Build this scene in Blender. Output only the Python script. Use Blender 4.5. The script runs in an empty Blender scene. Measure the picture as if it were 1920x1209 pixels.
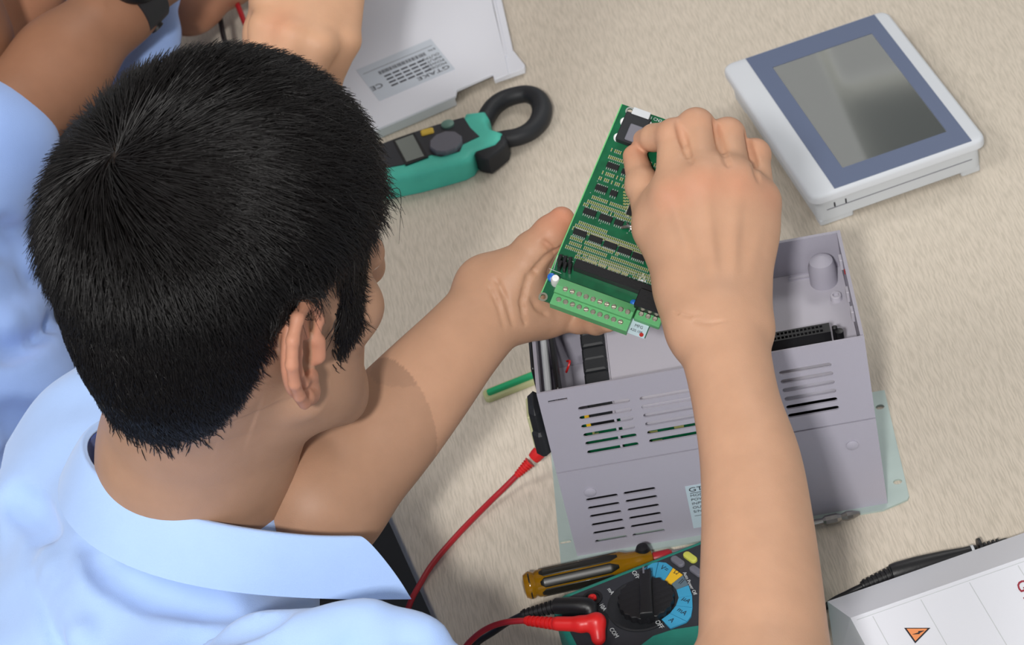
import bpy, bmesh, math, random
import numpy as np
from mathutils import Matrix, Vector
from mathutils.geometry import tessellate_polygon
random.seed(4); rng = np.random.default_rng(4)
SC = bpy.context.scene; COL = SC.collection
Z0 = 0.75                                   # height of the table top above the floor
# ------------------------------------------------------------------ camera
PIT, ROL, FPX, CH = math.radians(40.4), math.radians(-14.3), 5015.0, 1.34
FV = np.array([0, math.cos(PIT), -math.sin(PIT)]); _R = np.array([1.0, 0, 0]); _U = np.cross(_R, FV)
RV = math.cos(ROL)*_R + math.sin(ROL)*_U; UV = -math.sin(ROL)*_R + math.cos(ROL)*_U
CP = np.array([0, 0, CH + Z0])
cd = bpy.data.cameras.new('camera'); cam = bpy.data.objects.new('camera', cd); COL.objects.link(cam)
cd.sensor_width = 36; cd.lens = FPX/1920*36; cd.clip_start = .05; cd.clip_end = 50
cam.matrix_world = Matrix(((RV[0], UV[0], -FV[0], CP[0]), (RV[1], UV[1], -FV[1], CP[1]), (RV[2], UV[2], -FV[2], CP[2]), (0, 0, 0, 1)))
cd.dof.use_dof = True; cd.dof.focus_distance = 1.68; cd.dof.aperture_fstop = 20
SC.camera = cam
# ------------------------------------------------------------------ light
w = bpy.data.worlds.new('world'); SC.world = w; w.use_nodes = True
w.node_tree.nodes['Background'].inputs[0].default_value = (.92, .96, 1.0, 1)
w.node_tree.nodes['Background'].inputs[1].default_value = 0.62
def area(name, loc, target, sx, sy, power, col):
    l = bpy.data.lights.new(name, 'AREA'); l.shape = 'RECTANGLE'; l.size = sx; l.size_y = sy; l.energy = power; l.color = col
    o = bpy.data.objects.new(name, l); COL.objects.link(o); o.location = loc
    o.rotation_euler = (Vector(target)-Vector(loc)).to_track_quat('-Z', 'Y').to_euler(); return o
area('ceiling_lamp_main', (-.36, -.85, 2.85), (.1, 1.3, .75), .17, .17, 60, (1, .98, .95))
area('ceiling_lamp_far', (1.2, 2.8, 2.9), (.3, 1.8, .75), 1.2, .6, 16, (1, .98, .96))
area('ceiling_lamp_rear', (-1.3, .9, 2.9), (-.1, 1.2, .75), .8, .8, 22, (1, .98, .96))
vs = SC.view_settings; vs.view_transform = 'Standard'; vs.look = 'None'; vs.gamma = 1; vs.exposure = 0.0; vs.use_curve_mapping = False
# ------------------------------------------------------------------ pixel helpers (px, py of the 1920x1209 frame)
def ray(px, py): return FV*FPX + RV*(px-960) + UV*(604.5-py)
def at(px, py, z):                           # point at height z above the table top
    d = ray(px, py); return CP + d*((z+Z0-CP[2])/d[2])
def atd(px, py, dep):                        # point at a distance along the lens axis
    return CP + ray(px, py)*dep/FPX
def hit(px, py, o, n):
    d = ray(px, py); n = np.asarray(n); return CP + d*(np.dot(np.asarray(o)-CP, n)/np.dot(d, n))
# ------------------------------------------------------------------ materials
def lin(c):
    return tuple((x/255/12.92 if x/255 <= .04045 else ((x/255+.055)/1.055)**2.4) for x in c) + (1,)
def mat(name, rgb, rough=.5, metal=0, bump=0, bscale=200, vary=0, vscale=20, spec=.5, trans=0, sss=0, coat=0, alpha=1, ior=1.45, attr=None):
    m = bpy.data.materials.new(name); m.use_nodes = True; nt = m.node_tree; b = nt.nodes['Principled BSDF']
    b.inputs['Base Color'].default_value = lin(rgb); b.inputs['Roughness'].default_value = rough; b.inputs['Metallic'].default_value = metal
    b.inputs['Specular IOR Level'].default_value = spec; b.inputs['Transmission Weight'].default_value = trans; b.inputs['IOR'].default_value = ior
    b.inputs['Coat Weight'].default_value = coat; b.inputs['Coat Roughness'].default_value = .08
    if alpha < 1: b.inputs['Alpha'].default_value = alpha
    if sss:
        b.inputs['Subsurface Weight'].default_value = sss; b.inputs['Subsurface Radius'].default_value = (1, .35, .18); b.inputs['Subsurface Scale'].default_value = .006
    tc = nt.nodes.new('ShaderNodeTexCoord'); src = None
    if attr:
        a = nt.nodes.new('ShaderNodeAttribute'); a.attribute_name = attr; src = a.outputs['Color']; nt.links.new(src, b.inputs['Base Color'])
    if vary:
        n = nt.nodes.new('ShaderNodeTexNoise'); n.inputs['Scale'].default_value = vscale; n.inputs['Detail'].default_value = 6
        nt.links.new(tc.outputs['Object'], n.inputs['Vector'])
        mr = nt.nodes.new('ShaderNodeMapRange'); mr.inputs['From Min'].default_value = .3; mr.inputs['From Max'].default_value = .7
        mr.inputs['To Min'].default_value = 1-vary; mr.inputs['To Max'].default_value = 1+vary*.6
        nt.links.new(n.outputs['Fac'], mr.inputs['Value'])
        mx = nt.nodes.new('ShaderNodeVectorMath'); mx.operation = 'SCALE'
        if src: nt.links.new(src, mx.inputs[0])
        else: mx.inputs[0].default_value = lin(rgb)[:3]
        nt.links.new(mr.outputs[0], mx.inputs['Scale']); nt.links.new(mx.outputs[0], b.inputs['Base Color'])
    if bump:
        n = nt.nodes.new('ShaderNodeTexNoise'); n.inputs['Scale'].default_value = bscale; n.inputs['Detail'].default_value = 4
        nt.links.new(tc.outputs['Object'], n.inputs['Vector'])
        bp = nt.nodes.new('ShaderNodeBump'); bp.inputs['Strength'].default_value = bump; bp.inputs['Distance'].default_value = .001
        nt.links.new(n.outputs['Fac'], bp.inputs['Height']); nt.links.new(bp.outputs[0], b.inputs['Normal'])
    return m
M = {}
M['lav'] = mat('lavender_plastic', (170, 167, 180), .5, bump=.15, bscale=1500)
M['lavlight'] = mat('pale_lavender_plastic', (190, 187, 198), .5, bump=.1, bscale=1500)
M['white'] = mat('white_plastic', (222, 224, 232), .45, bump=.06, bscale=900)
M['zinc'] = mat('galvanized_steel', (176, 192, 188), .42, .2, vary=.08, vscale=30)
M['black'] = mat('black_plastic', (22, 22, 25), .42, bump=.1, bscale=800)
M['black2'] = mat('soft_black_rubber', (34, 36, 40), .55, bump=.15, bscale=900)
M['charcoal'] = mat('charcoal_plastic', (48, 50, 56), .5, bump=.1, bscale=900)
M['teal'] = mat('teal_rubber', (84, 206, 184), .5, bump=.12, bscale=900, vary=.08, vscale=60)
M['teal2'] = mat('dark_teal_rubber', (40, 138, 122), .5, bump=.12, bscale=900, vary=.1, vscale=60)
M['red'] = mat('red_rubber', (205, 30, 30), .38, vary=.06)
M['redcable'] = mat('red_cable_sheath', (170, 34, 44), .4, vary=.06)
M['blackcable'] = mat('black_cable_sheath', (26, 26, 30), .42)
M['steel'] = mat('bright_steel', (170, 168, 166), .25, .95, vary=.1, vscale=200)
M['tin'] = mat('screw_metal', (190, 186, 170), .3, .9)
M['hmi'] = mat('pale_grey_housing', (208, 212, 218), .45, bump=.05, bscale=700)
M['hmi2'] = mat('grey_housing_side', (196, 200, 204), .5)
M['overlay'] = mat('slate_blue_overlay', (92, 104, 132), .42)
M['screen'] = mat('dark_display_glass', (74, 78, 78), .03, ior=2.2)
M['lcd'] = mat('grey_green_lcd', (112, 118, 112), .2)
M['grey'] = mat('grey_plastic', (112, 112, 122), .5)
M['yellow'] = mat('yellow_plastic', (226, 190, 70), .45)
M['paleyellow'] = mat('pale_yellow_button', (206, 208, 92), .45)
M['palegreen'] = mat('grey_green_button', (112, 150, 138), .45)
M['sky'] = mat('light_blue_print', (62, 158, 200), .5)
M['gold'] = mat('yellow_print', (238, 190, 40), .5)
M['slate'] = mat('grey_print', (96, 116, 128), .5)
M['ink'] = mat('black_ink', (34, 34, 44), .6)
M['inkred'] = mat('dark_red_ink', (150, 40, 58), .6)
M['inkwhite'] = mat('white_ink', (200, 204, 206), .6)
M['orange'] = mat('orange_print', (236, 148, 92), .6)
M['label'] = mat('pale_blue_label', (186, 204, 214), .45)
M['label2'] = mat('silver_label', (196, 204, 214), .4)
M['pcb'] = mat('green_solder_mask', (12, 92, 58), .28, vary=.25, vscale=120, coat=.4)
M['pcbedge'] = mat('pcb_edge', (110, 190, 120), .5)
M['chip'] = mat('chip_epoxy', (24, 24, 26), .4)
M['tan'] = mat('tan_resistor', (150, 150, 92), .45)
M['solder'] = mat('solder', (205, 208, 205), .3, .7)
M['tgreen'] = mat('terminal_green', (96, 172, 112), .45, vary=.05, vscale=60)
M['slotgreen'] = mat('terminal_slot_green', (16, 82, 44), .6)
M['nylon'] = mat('white_nylon', (240, 240, 240), .35)
M['blue_glint_cap'] = mat('blue_glint_and_capacitor', (40, 110, 200), .3)
M['redpaint'] = mat('red_paint_dot', (176, 40, 34), .4)
M['amber'] = mat('amber_acetate', (176, 128, 18), .12, trans=.55, ior=1.47, vary=.1, vscale=40)
M['blackamber'] = mat('black_handle_paint', (26, 24, 18), .38, coat=.1)
M['clear'] = mat('clear_plastic', (226, 228, 176), .12, trans=.45, ior=1.4)
M['greenstick'] = mat('bright_green_plastic', (24, 160, 104), .35)
M['cream'] = mat('cream_plastic', (206, 206, 160), .5)
M['foam'] = mat('clear_film', (220, 224, 230), .1, trans=.8, ior=1.3)
def fabric(name, rgb, fold=0):
    m = mat(name, rgb, .85, spec=.2, bump=.25, bscale=1400, vary=.03, vscale=30); b = m.node_tree.nodes['Principled BSDF']
    b.inputs['Sheen Weight'].default_value = .25; b.inputs['Sheen Roughness'].default_value = .5; return m
M['shirt'] = fabric('light_blue_cotton', (166, 194, 240))
M['shirt2'] = fabric('soft_blue_cotton', (150, 178, 232))
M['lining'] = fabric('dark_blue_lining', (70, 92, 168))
M['trouser'] = fabric('dark_navy_cotton', (20, 22, 34))
M['skin'] = mat('skin', (200, 150, 120), .5, spec=.35, sss=.12, bump=.12, bscale=900, vary=.05, vscale=60, attr='tint')
M['nail'] = mat('fingernail', (222, 176, 160), .3, sss=.1)
M['eye'] = mat('eye_white', (235, 230, 224), .15)
M['iris'] = mat('dark_iris', (40, 24, 16), .15)
def wood_top():
    m = mat('beige_laminate', (206, 192, 172), .5, spec=.3); nt = m.node_tree; b = nt.nodes['Principled BSDF']
    tc = nt.nodes.new('ShaderNodeTexCoord'); mp = nt.nodes.new('ShaderNodeMapping'); nt.links.new(tc.outputs['Object'], mp.inputs[0])
    mp.inputs['Rotation'].default_value = (0, 0, math.radians(9.6)); mp.inputs['Scale'].default_value = (900, 60, 60)
    # long wavy pores: a stretched noise, pushed sideways by a slow noise
    n0 = nt.nodes.new('ShaderNodeTexNoise'); n0.inputs['Scale'].default_value = 110; nt.links.new(tc.outputs['Object'], n0.inputs['Vector'])
    ad = nt.nodes.new('ShaderNodeVectorMath'); ad.operation = 'MULTIPLY_ADD'; ad.inputs[1].default_value = (2.2, 0, 0)
    nt.links.new(n0.outputs['Color'], ad.inputs[0]); nt.links.new(mp.outputs[0], ad.inputs[2])
    n1 = nt.nodes.new('ShaderNodeTexNoise'); n1.inputs['Scale'].default_value = 1.0; n1.inputs['Detail'].default_value = 3; nt.links.new(ad.outputs[0], n1.inputs['Vector'])
    n2 = nt.nodes.new('ShaderNodeTexNoise'); n2.inputs['Scale'].default_value = 3; nt.links.new(tc.outputs['Object'], n2.inputs['Vector'])
    r = nt.nodes.new('ShaderNodeValToRGB'); r.color_ramp.elements[0].position = .36; r.color_ramp.elements[0].color = lin((190, 180, 165))
    r.color_ramp.elements[1].position = .58; r.color_ramp.elements[1].color = lin((209, 198, 183)); nt.links.new(n1.outputs['Fac'], r.inputs[0])
    mr = nt.nodes.new('ShaderNodeMapRange'); mr.inputs['To Min'].default_value = .95; mr.inputs['To Max'].default_value = 1.05; nt.links.new(n2.outputs['Fac'], mr.inputs['Value'])
    mx = nt.nodes.new('ShaderNodeVectorMath'); mx.operation = 'SCALE'; nt.links.new(r.outputs[0], mx.inputs[0]); nt.links.new(mr.outputs[0], mx.inputs['Scale'])
    nt.links.new(mx.outputs[0], b.inputs['Base Color'])
    bp = nt.nodes.new('ShaderNodeBump'); bp.inputs['Strength'].default_value = .35; bp.inputs['Distance'].default_value = .0004
    nt.links.new(n1.outputs['Fac'], bp.inputs['Height']); nt.links.new(bp.outputs[0], b.inputs['Normal'])
    return m
M['table'] = wood_top()
M['wall'] = mat('painted_wall', (206, 206, 200), .8, bump=.1, bscale=60)
M['ceil'] = mat('ceiling_paint', (226, 226, 222), .9, bump=.1, bscale=40)
M['floor'] = mat('dark_floor_tile', (46, 46, 52), .6, vary=.1, vscale=8)
# ------------------------------------------------------------------ mesh helpers
class MB:
    def __init__(s): s.v = []; s.f = []
    def add(s, v, f):
        n = len(s.v); s.v += [tuple(float(c) for c in p) for p in v]; s.f += [tuple(i+n for i in q) for q in f]; return s
    def box(s, c, size, rot=None, bev=0, axes=None):
        hx, hy, hz = [d/2 for d in size]
        if bev:
            b = min(bev, hx*.9, hy*.9, hz*.9); pts = []
            ring = [(hx-b, -hy), (hx, -hy+b), (hx, hy-b), (hx-b, hy), (-hx+b, hy), (-hx, hy-b), (-hx, -hy+b), (-hx+b, -hy)]
            ins = [(x*(hx-b)/hx, y*(hy-b)/hy) for x, y in ring]
            for z, rg in ((-hz, ins), (-hz+b, ring), (hz-b, ring), (hz, ins)): pts += [(x, y, z) for x, y in rg]
            f = [tuple(range(7, -1, -1)), tuple(range(24, 32))]
            for k in range(3):
                for i in range(8): j = (i+1) % 8; f.append((k*8+i, k*8+j, k*8+8+j, k*8+8+i))
        else:
            pts = [(x, y, z) for z in (-hz, hz) for x, y in ((-hx, -hy), (hx, -hy), (hx, hy), (-hx, hy))]
            f = [(3, 2, 1, 0), (4, 5, 6, 7), (0, 1, 5, 4), (1, 2, 6, 5), (2, 3, 7, 6), (3, 0, 4, 7)]
        if rot is not None: R = Matrix.Rotation(rot, 3, 'Z') if not isinstance(rot, Matrix) else rot; pts = [tuple(R @ Vector(p)) for p in pts]
        return s.add([(p[0]+c[0], p[1]+c[1], p[2]+c[2]) for p in pts], f)
    def prism(s, outer, z0, z1, holes=(), bev=0):
        """polygon (with holes) in xy extruded from z0 to z1; bev rounds the upper outer edge"""
        outer = [tuple(map(float, p[:2])) for p in outer]
        ar = sum(outer[i][0]*outer[(i+1) % len(outer)][1]-outer[(i+1) % len(outer)][0]*outer[i][1] for i in range(len(outer)))
        if ar < 0: outer = outer[::-1]
        n = len(outer)
        def inset(poly, d):
            out = []
            for i in range(len(poly)):
                p0, p1, p2 = Vector(poly[i-1]), Vector(poly[i]), Vector(poly[(i+1) % len(poly)])
                e1 = (p1-p0).normalized(); e2 = (p2-p1).normalized(); n1 = Vector((-e1.y, e1.x)); n2 = Vector((-e2.y, e2.x))
                m = n1+n2
                if m.length < 1e-6: m = n1
                m.normalize(); out.append(tuple(p1+m*d/max(.5, m.dot(n1))))
            return out
        rings = [(outer, z0)]
        if bev:
            for t in (0, 30, 60, 90): a = math.radians(t); rings.append((inset(outer, bev*(1-math.cos(a))), z1-bev+bev*math.sin(a)))
        else: rings.append((outer, z1))
        V = []; Fc = []
        for rg, z in rings: V += [(x, y, z) for x, y in rg]
        for k in range(len(rings)-1):
            for i in range(n): j = (i+1) % n; Fc.append((k*n+i, k*n+j, (k+1)*n+j, (k+1)*n+i))
        hs = [[tuple(map(float, p[:2])) for p in h] for h in holes]
        top = rings[-1][0]; base = len(V)-n
        polys = [[Vector((x, y, 0)) for x, y in top]]+[[Vector((x, y, 0)) for x, y in h] for h in hs]
        idx_top = list(range(base, base+n)); idx_bot = list(range(n))
        for h in hs:
            a = len(V); m = len(h); V += [(x, y, z1) for x, y in h]+[(x, y, z0) for x, y in h]
            hm = sum(h[i][0]*h[(i+1) % m][1]-h[(i+1) % m][0]*h[i][1] for i in range(m)) > 0
            for i in range(m):
                j = (i+1) % m; q = (a+i, a+j, a+m+j, a+m+i); Fc.append(q if hm else q[::-1])
            idx_top += list(range(a, a+m)); idx_bot += list(range(a+m, a+2*m))
        flat = [p for pl in polys for p in pl]
        for t in tessellate_polygon(polys):
            a, b, c = t; cr = (flat[b]-flat[a]).cross(flat[c]-flat[a]).z
            if cr < 0: b, c = c, b
            Fc.append((idx_top[a], idx_top[b], idx_top[c])); Fc.append((idx_bot[c], idx_bot[b], idx_bot[a]))
        return s.add(V, Fc)
    def lathe(s, prof, o=(0, 0, 0), ax=(0, 0, 1), n=24):
        """prof: (radius, distance along axis)"""
        ax = Vector(ax).normalized(); u = ax.orthogonal().normalized(); v = ax.cross(u); o = Vector(o); V = []; Fc = []
        for r, h in prof:
            for i in range(n): a = 2*math.pi*i/n; V.append(o+ax*h+(u*math.cos(a)+v*math.sin(a))*max(r, 1e-6))
        for k in range(len(prof)-1):
            for i in range(n): j = (i+1) % n; Fc.append((k*n+i, k*n+j, (k+1)*n+j, (k+1)*n+i))
        Fc.append(tuple(range(n-1, -1, -1))); Fc.append(tuple(range((len(prof)-1)*n, len(prof)*n)))
        return s.add(V, Fc)
    def tube(s, pts, r, n=12, smooth=0):
        P = [Vector(p) for p in pts]
        R = list(r) if hasattr(r, '__len__') else [r]*len(P)
        if smooth:
            Q = []; RR = []
            for i in range(len(P)-1):
                p0 = P[max(i-1, 0)]; p1 = P[i]; p2 = P[i+1]; p3 = P[min(i+2, len(P)-1)]
                for k in range(smooth):
                    t = k/smooth; Q.append(.5*((2*p1)+(p2-p0)*t+(2*p0-5*p1+4*p2-p3)*t*t+(3*p1-p0-3*p2+p3)*t**3)); RR.append(R[i]*(1-t)+R[i+1]*t)
            P = Q+[P[-1]]; R = RR+[R[-1]]
        V = []; Fc = []; u = None
        for i, p in enumerate(P):
            t = (P[min(i+1, len(P)-1)]-P[max(i-1, 0)]).normalized()
            u = t.orthogonal().normalized() if u is None else (u-t*u.dot(t)).normalized(); v = t.cross(u)
            for k in range(n): a = 2*math.pi*k/n; V.append(p+(u*math.cos(a)+v*math.sin(a))*R[i])
        for k in range(len(P)-1):
            for i in range(n): j = (i+1) % n; Fc.append((k*n+i, k*n+j, (k+1)*n+j, (k+1)*n+i))
        Fc.append(tuple(range(n-1, -1, -1))); Fc.append(tuple(range((len(P)-1)*n, len(P)*n)))
        return s.add(V, Fc)
def obj(name, mb, m, parent=None, smooth=True, angle=35):
    me = bpy.data.meshes.new(name)
    if isinstance(mb, MB): me.from_pydata(mb.v, [], mb.f)
    else: me.from_pydata(mb[0], [], mb[1])
    me.materials.append(m); me.update()
    if smooth:
        me.polygons.foreach_set('use_smooth', [True]*len(me.polygons))
        if angle: me.set_sharp_from_angle(angle=math.radians(angle))
    o = bpy.data.objects.new(name, me); COL.objects.link(o)
    if parent: o.parent = parent
    return o
def tag(o, label=None, cat=None, group=None, kind=None):
    for k, v in (('label', label), ('category', cat), ('group', group), ('kind', kind)):
        if v: o[k] = v
    return o
def thing(name, label, cat, mw=None, group=None):
    o = bpy.data.objects.new(name, None); COL.objects.link(o); o.empty_display_size = .02
    if mw is not None: o.matrix_world = mw
    return tag(o, label, cat, group)
def frame(o, x, up=(0, 0, 1)):
    """4x4 frame at o, x axis towards x, z near up"""
    o = Vector(o); X = Vector(x).normalized(); Zv = Vector(up); Zv = (Zv-X*Zv.dot(X)).normalized(); Y = Zv.cross(X)
    return Matrix(((X.x, Y.x, Zv.x, o.x), (X.y, Y.y, Zv.y, o.y), (X.z, Y.z, Zv.z, o.z), (0, 0, 0, 1)))
def local(mw, p): return mw.inverted() @ Vector(p)
def text(body, size, mw, m, parent, name='printed_text', ext=.00008, align='LEFT', sx=1.0):
    c = bpy.data.curves.new(name, 'FONT'); c.body = body; c.size = size; c.extrude = ext; c.align_x = align; c.resolution_u = 3
    c.materials.append(m); o = bpy.data.objects.new(name, c); COL.objects.link(o); o.parent = parent
    o.matrix_local = mw @ Matrix.Diagonal((sx, 1, 1, 1)); return o
# ------------------------------------------------------------------ signed-distance modelling (one smooth skin per body)
class SDF:
    def __init__(s, lo, hi, h):
        s.lo = np.asarray(lo, float); s.h = h; s.n = np.ceil((np.asarray(hi, float)-s.lo)/h).astype(int)+1
        s.F = np.full(s.n, .05, np.float32)
    def block(s, lo, hi):
        a = np.clip(np.floor((lo-s.lo)/s.h).astype(int), 0, s.n-1); b = np.clip(np.ceil((hi-s.lo)/s.h).astype(int)+1, 1, s.n)
        if (b <= a).any(): return None
        ax = [(s.lo[i]+s.h*np.arange(a[i], b[i])).astype(np.float32) for i in range(3)]
        return tuple(slice(a[i], b[i]) for i in range(3)), ax[0][:, None, None], ax[1][None, :, None], ax[2][None, None, :]
    def mix(s, sl, d, k, sub):
        f = s.F[sl]
        if sub: d = -d
        g = np.maximum(k-np.abs(f-d), 0)/k if k > 0 else 0
        r = (np.maximum(f, d)+g*g*k*.25) if sub else (np.minimum(f, d)-g*g*k*.25)
        s.F[sl] = r
    def cap(s, a, b, ra, rb, k=.01, sub=False, flat=None, fr=1.0):
        """tapered capsule; flat = direction in which the section is squeezed by fr"""
        a = np.asarray(a, float); b = np.asarray(b, float); m = max(ra, rb)/min(fr, 1)+k+2*s.h
        B = s.block(np.minimum(a, b)-m, np.maximum(a, b)+m)
        if B is None: return s
        sl, X, Y, Zc = B; ab = b-a; L = max(float(ab@ab), 1e-12)
        x, y, z = X-np.float32(a[0]), Y-np.float32(a[1]), Zc-np.float32(a[2])
        t = np.clip((x*ab[0]+y*ab[1]+z*ab[2])/L, 0, 1).astype(np.float32)
        x = x-t*np.float32(ab[0]); y = y-t*np.float32(ab[1]); z = z-t*np.float32(ab[2])
        q = x*x+y*y+z*z
        if flat is not None:
            f = np.asarray(flat, float); f = f/np.linalg.norm(f); w_ = x*f[0]+y*f[1]+z*f[2]; q = q+w_*w_*(1/fr**2-1)
        d = np.sqrt(q)-(ra+(rb-ra)*t)
        if flat is not None: d = d*(.5+.5*fr)
        s.mix(sl, d.astype(np.float32), k, sub); return s
    def ell(s, c, r, R=None, k=.01, sub=False):
        c = np.asarray(c, float); r = np.asarray(r, float); m = r.max()+k+2*s.h
        B = s.block(c-m, c+m)
        if B is None: return s
        sl, X, Y, Zc = B; x, y, z = X-c[0], Y-c[1], Zc-c[2]
        if R is not None:
            R = np.asarray(R); x, y, z = (x*R[0, 0]+y*R[1, 0]+z*R[2, 0], x*R[0, 1]+y*R[1, 1]+z*R[2, 1], x*R[0, 2]+y*R[1, 2]+z*R[2, 2])
        k0 = np.sqrt((x/r[0])**2+(y/r[1])**2+(z/r[2])**2); k1 = np.sqrt((x/r[0]**2)**2+(y/r[1]**2)**2+(z/r[2]**2)**2)+1e-9
        s.mix(sl, (k0*(k0-1)/k1).astype(np.float32), k, sub); return s
    def chain(s, pts, rs, k=.01, sub=False, flat=None, fr=1.0):
        for i in range(len(pts)-1): s.cap(pts[i], pts[i+1], rs[i], rs[i+1], k, sub, flat, fr)
        return s
    def blur(s, n):
        for _ in range(n):
            for a in range(3):
                F = np.moveaxis(s.F, a, 0); G = F.copy(); G[1:-1] = F[1:-1]*.5+(F[:-2]+F[2:])*.25; s.F = np.moveaxis(G, 0, a)
        s.F = np.ascontiguousarray(s.F); return s
    def surf(s, px, py, d0, d1):
        """first surface met along the view ray between two distances"""
        for d in np.arange(d0, d1, .0006):
            p = atd(px, py, d); i = np.round((p-s.lo)/s.h).astype(int)
            if (i >= 0).all() and (i < s.n).all() and s.F[tuple(i)] < 0: return p
        return None
    def crease(s, pts, r, k, sub=True, d0=1.4, d1=2.3, sink=0.0, n=6):
        """a groove (or a ridge) that follows the skin"""
        Q = []
        for a, b in zip(pts[:-1], pts[1:]):
            for t in np.arange(n)/n: Q.append(s.surf(a[0]*(1-t)+b[0]*t, a[1]*(1-t)+b[1]*t, d0, d1))
        Q.append(s.surf(pts[-1][0], pts[-1][1], d0, d1)); Q = [q+FV*sink for q in Q if q is not None]; m = len(Q)
        for i in range(m-1):
            f = lambda j: r*(.35+.65*math.sin(math.pi*min(max(j/(m-1), .0), 1)))
            if np.linalg.norm(Q[i]-Q[i+1]) < .03: s.cap(Q[i], Q[i+1], f(i), f(i+1), k, sub)
        return s
    def mesh(s):
        F = s.F; n = F.shape; S = F < 0
        cnt = np.zeros((n[0]-1, n[1]-1, n[2]-1), np.int8)
        for i in (0, 1):
            for j in (0, 1):
                for k in (0, 1): cnt += S[i:n[0]-1+i, j:n[1]-1+j, k:n[2]-1+k]
        I, J, K = np.nonzero((cnt > 0) & (cnt < 8)); N = len(I); idx = np.full(cnt.shape, -1, np.int32); idx[I, J, K] = np.arange(N)
        acc = np.zeros((N, 3)); c = np.zeros(N)
        cor = [(i, j, k) for i in (0, 1) for j in (0, 1) for k in (0, 1)]; val = {q: F[I+q[0], J+q[1], K+q[2]].astype(float) for q in cor}
        for q in cor:
            for a in range(3):
                if q[a] == 0:
                    q2 = list(q); q2[a] = 1; v0, v1 = val[q], val[tuple(q2)]; m = (v0 < 0) != (v1 < 0)
                    t = np.where(m, v0/np.where(m, v0-v1, 1), 0); p = np.tile(np.array(q, float), (N, 1)); p[:, a] = t
                    acc[m] += p[m]; c[m] += 1
        V = s.lo+s.h*(np.stack([I, J, K], 1)+acc/c[:, None]); Q = []
        for a in range(3):
            b, d = [(1, 2), (2, 0), (0, 1)][a]; s0 = [slice(1, -1)]*3; s1 = [slice(1, -1)]*3; s0[a] = slice(0, -1); s1[a] = slice(1, None)
            A0 = S[tuple(s0)]; A1 = S[tuple(s1)]; P = np.stack(np.nonzero(A0 != A1), 1)
            if not len(P): continue
            ins = A0[tuple(P.T)]; P = P+1; P[:, a] -= 1
            def g(db, dd):
                R = P.copy(); R[:, b] += db; R[:, d] += dd; return idx[R[:, 0], R[:, 1], R[:, 2]]
            q = np.stack([g(-1, -1), g(0, -1), g(0, 0), g(-1, 0)], 1); q[~ins] = q[~ins][:, ::-1]; Q.append(q)
        Q = np.concatenate(Q); Q = Q[(Q >= 0).all(1)]
        return V, Q
def sdf_obj(name, parts, m, parent=None, color=None):
    """parts: list of (V, Q); joined to one mesh; color(V) -> rgb per vertex (sRGB 0..255)"""
    Vs = []; Qs = []; o = 0
    for V, Q in parts: Vs.append(V); Qs.append(Q+o); o += len(V)
    V = np.concatenate(Vs); Q = np.concatenate(Qs)
    me = bpy.data.meshes.new(name); me.vertices.add(len(V)); me.vertices.foreach_set('co', V.astype(np.float32).ravel())
    me.loops.add(len(Q)*4); me.loops.foreach_set('vertex_index', Q.astype(np.int32).ravel())
    me.polygons.add(len(Q)); me.polygons.foreach_set('loop_start', np.arange(0, len(Q)*4, 4, dtype=np.int32))
    me.update(calc_edges=True); me.validate(); me.polygons.foreach_set('use_smooth', np.ones(len(me.polygons), bool)); me.materials.append(m)
    if color is not None:
        c = np.clip(color(V), 0, 255)/255; c = np.where(c <= .04045, c/12.92, ((c+.055)/1.055)**2.4)
        at_ = me.color_attributes.new('tint', 'FLOAT_COLOR', 'POINT'); at_.data.foreach_set('color', np.concatenate([c, np.ones((len(c), 1))], 1).astype(np.float32).ravel())
    ob = bpy.data.objects.new(name, me); COL.objects.link(ob)
    if parent: ob.parent = parent
    return ob
def blob(V, p, r): return np.exp(-((V-np.asarray(p))**2).sum(1)/(r*r))[:, None]
# ================================================================== SETTING
tag(obj('floor', MB().box((0, 1.6, -.01), (8, 8, .02)), M['floor'], smooth=False), kind='structure')
tag(obj('ceiling', MB().box((0, 1.6, 3.06), (8, 8, .06)), M['ceil'], smooth=False), kind='structure')
M['added_glow'] = mat('added_reflection_glow', (240, 240, 236), .6); _b = M['added_glow'].node_tree.nodes['Principled BSDF']; _b.inputs['Emission Color'].default_value = (1, .99, .95, 1); _b.inputs['Emission Strength'].default_value = .9  # added glow that only serves the reflection on the touch panel screen
tag(obj('added_panel_1', MB().box((.20, 4.5, 2.985), (1.2, 1.3, .03), bev=.01), M['added_glow']), kind='structure')  # unseen glowing panels, added to be mirrored in the touch panel screen
tag(obj('added_panel_2', MB().box((1.42, 4.92, 2.985), (1.2, .6, .03), bev=.01), M['added_glow']), kind='structure')
tag(obj('wall_back', MB().box((0, 5.65, 1.5), (8, .1, 3.1)), M['wall'], smooth=False), kind='structure')
tag(obj('baseboard_back', MB().box((0, 5.59, .05), (8, .02, .1), bev=.004), M['white'], smooth=False), kind='structure')
# ================================================================== TABLE
te = lambda y: -.1203-.17*(y-1.4)
table = thing('work_table', 'beige wood-grain work table the devices lie on', 'table', Matrix.Translation((.4, 1.6, 0)))
pl = [(te(.8)-.4, .8-1.6), (.75, .8-1.6), (.75, 1.05), (te(2.65)-.4, 1.05)]
obj('tabletop', MB().prism(pl, Z0-.028, Z0, bev=.0025), M['table'], table, angle=50)
for x, y in ((te(.8)-.32, -.72), (.67, -.72), (.67, .97), (te(2.65)-.32, .97)):
    obj('leg', MB().box((x, y, (Z0-.028)/2), (.05, .05, Z0-.028), bev=.004), M['charcoal'], table, smooth=False)
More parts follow.
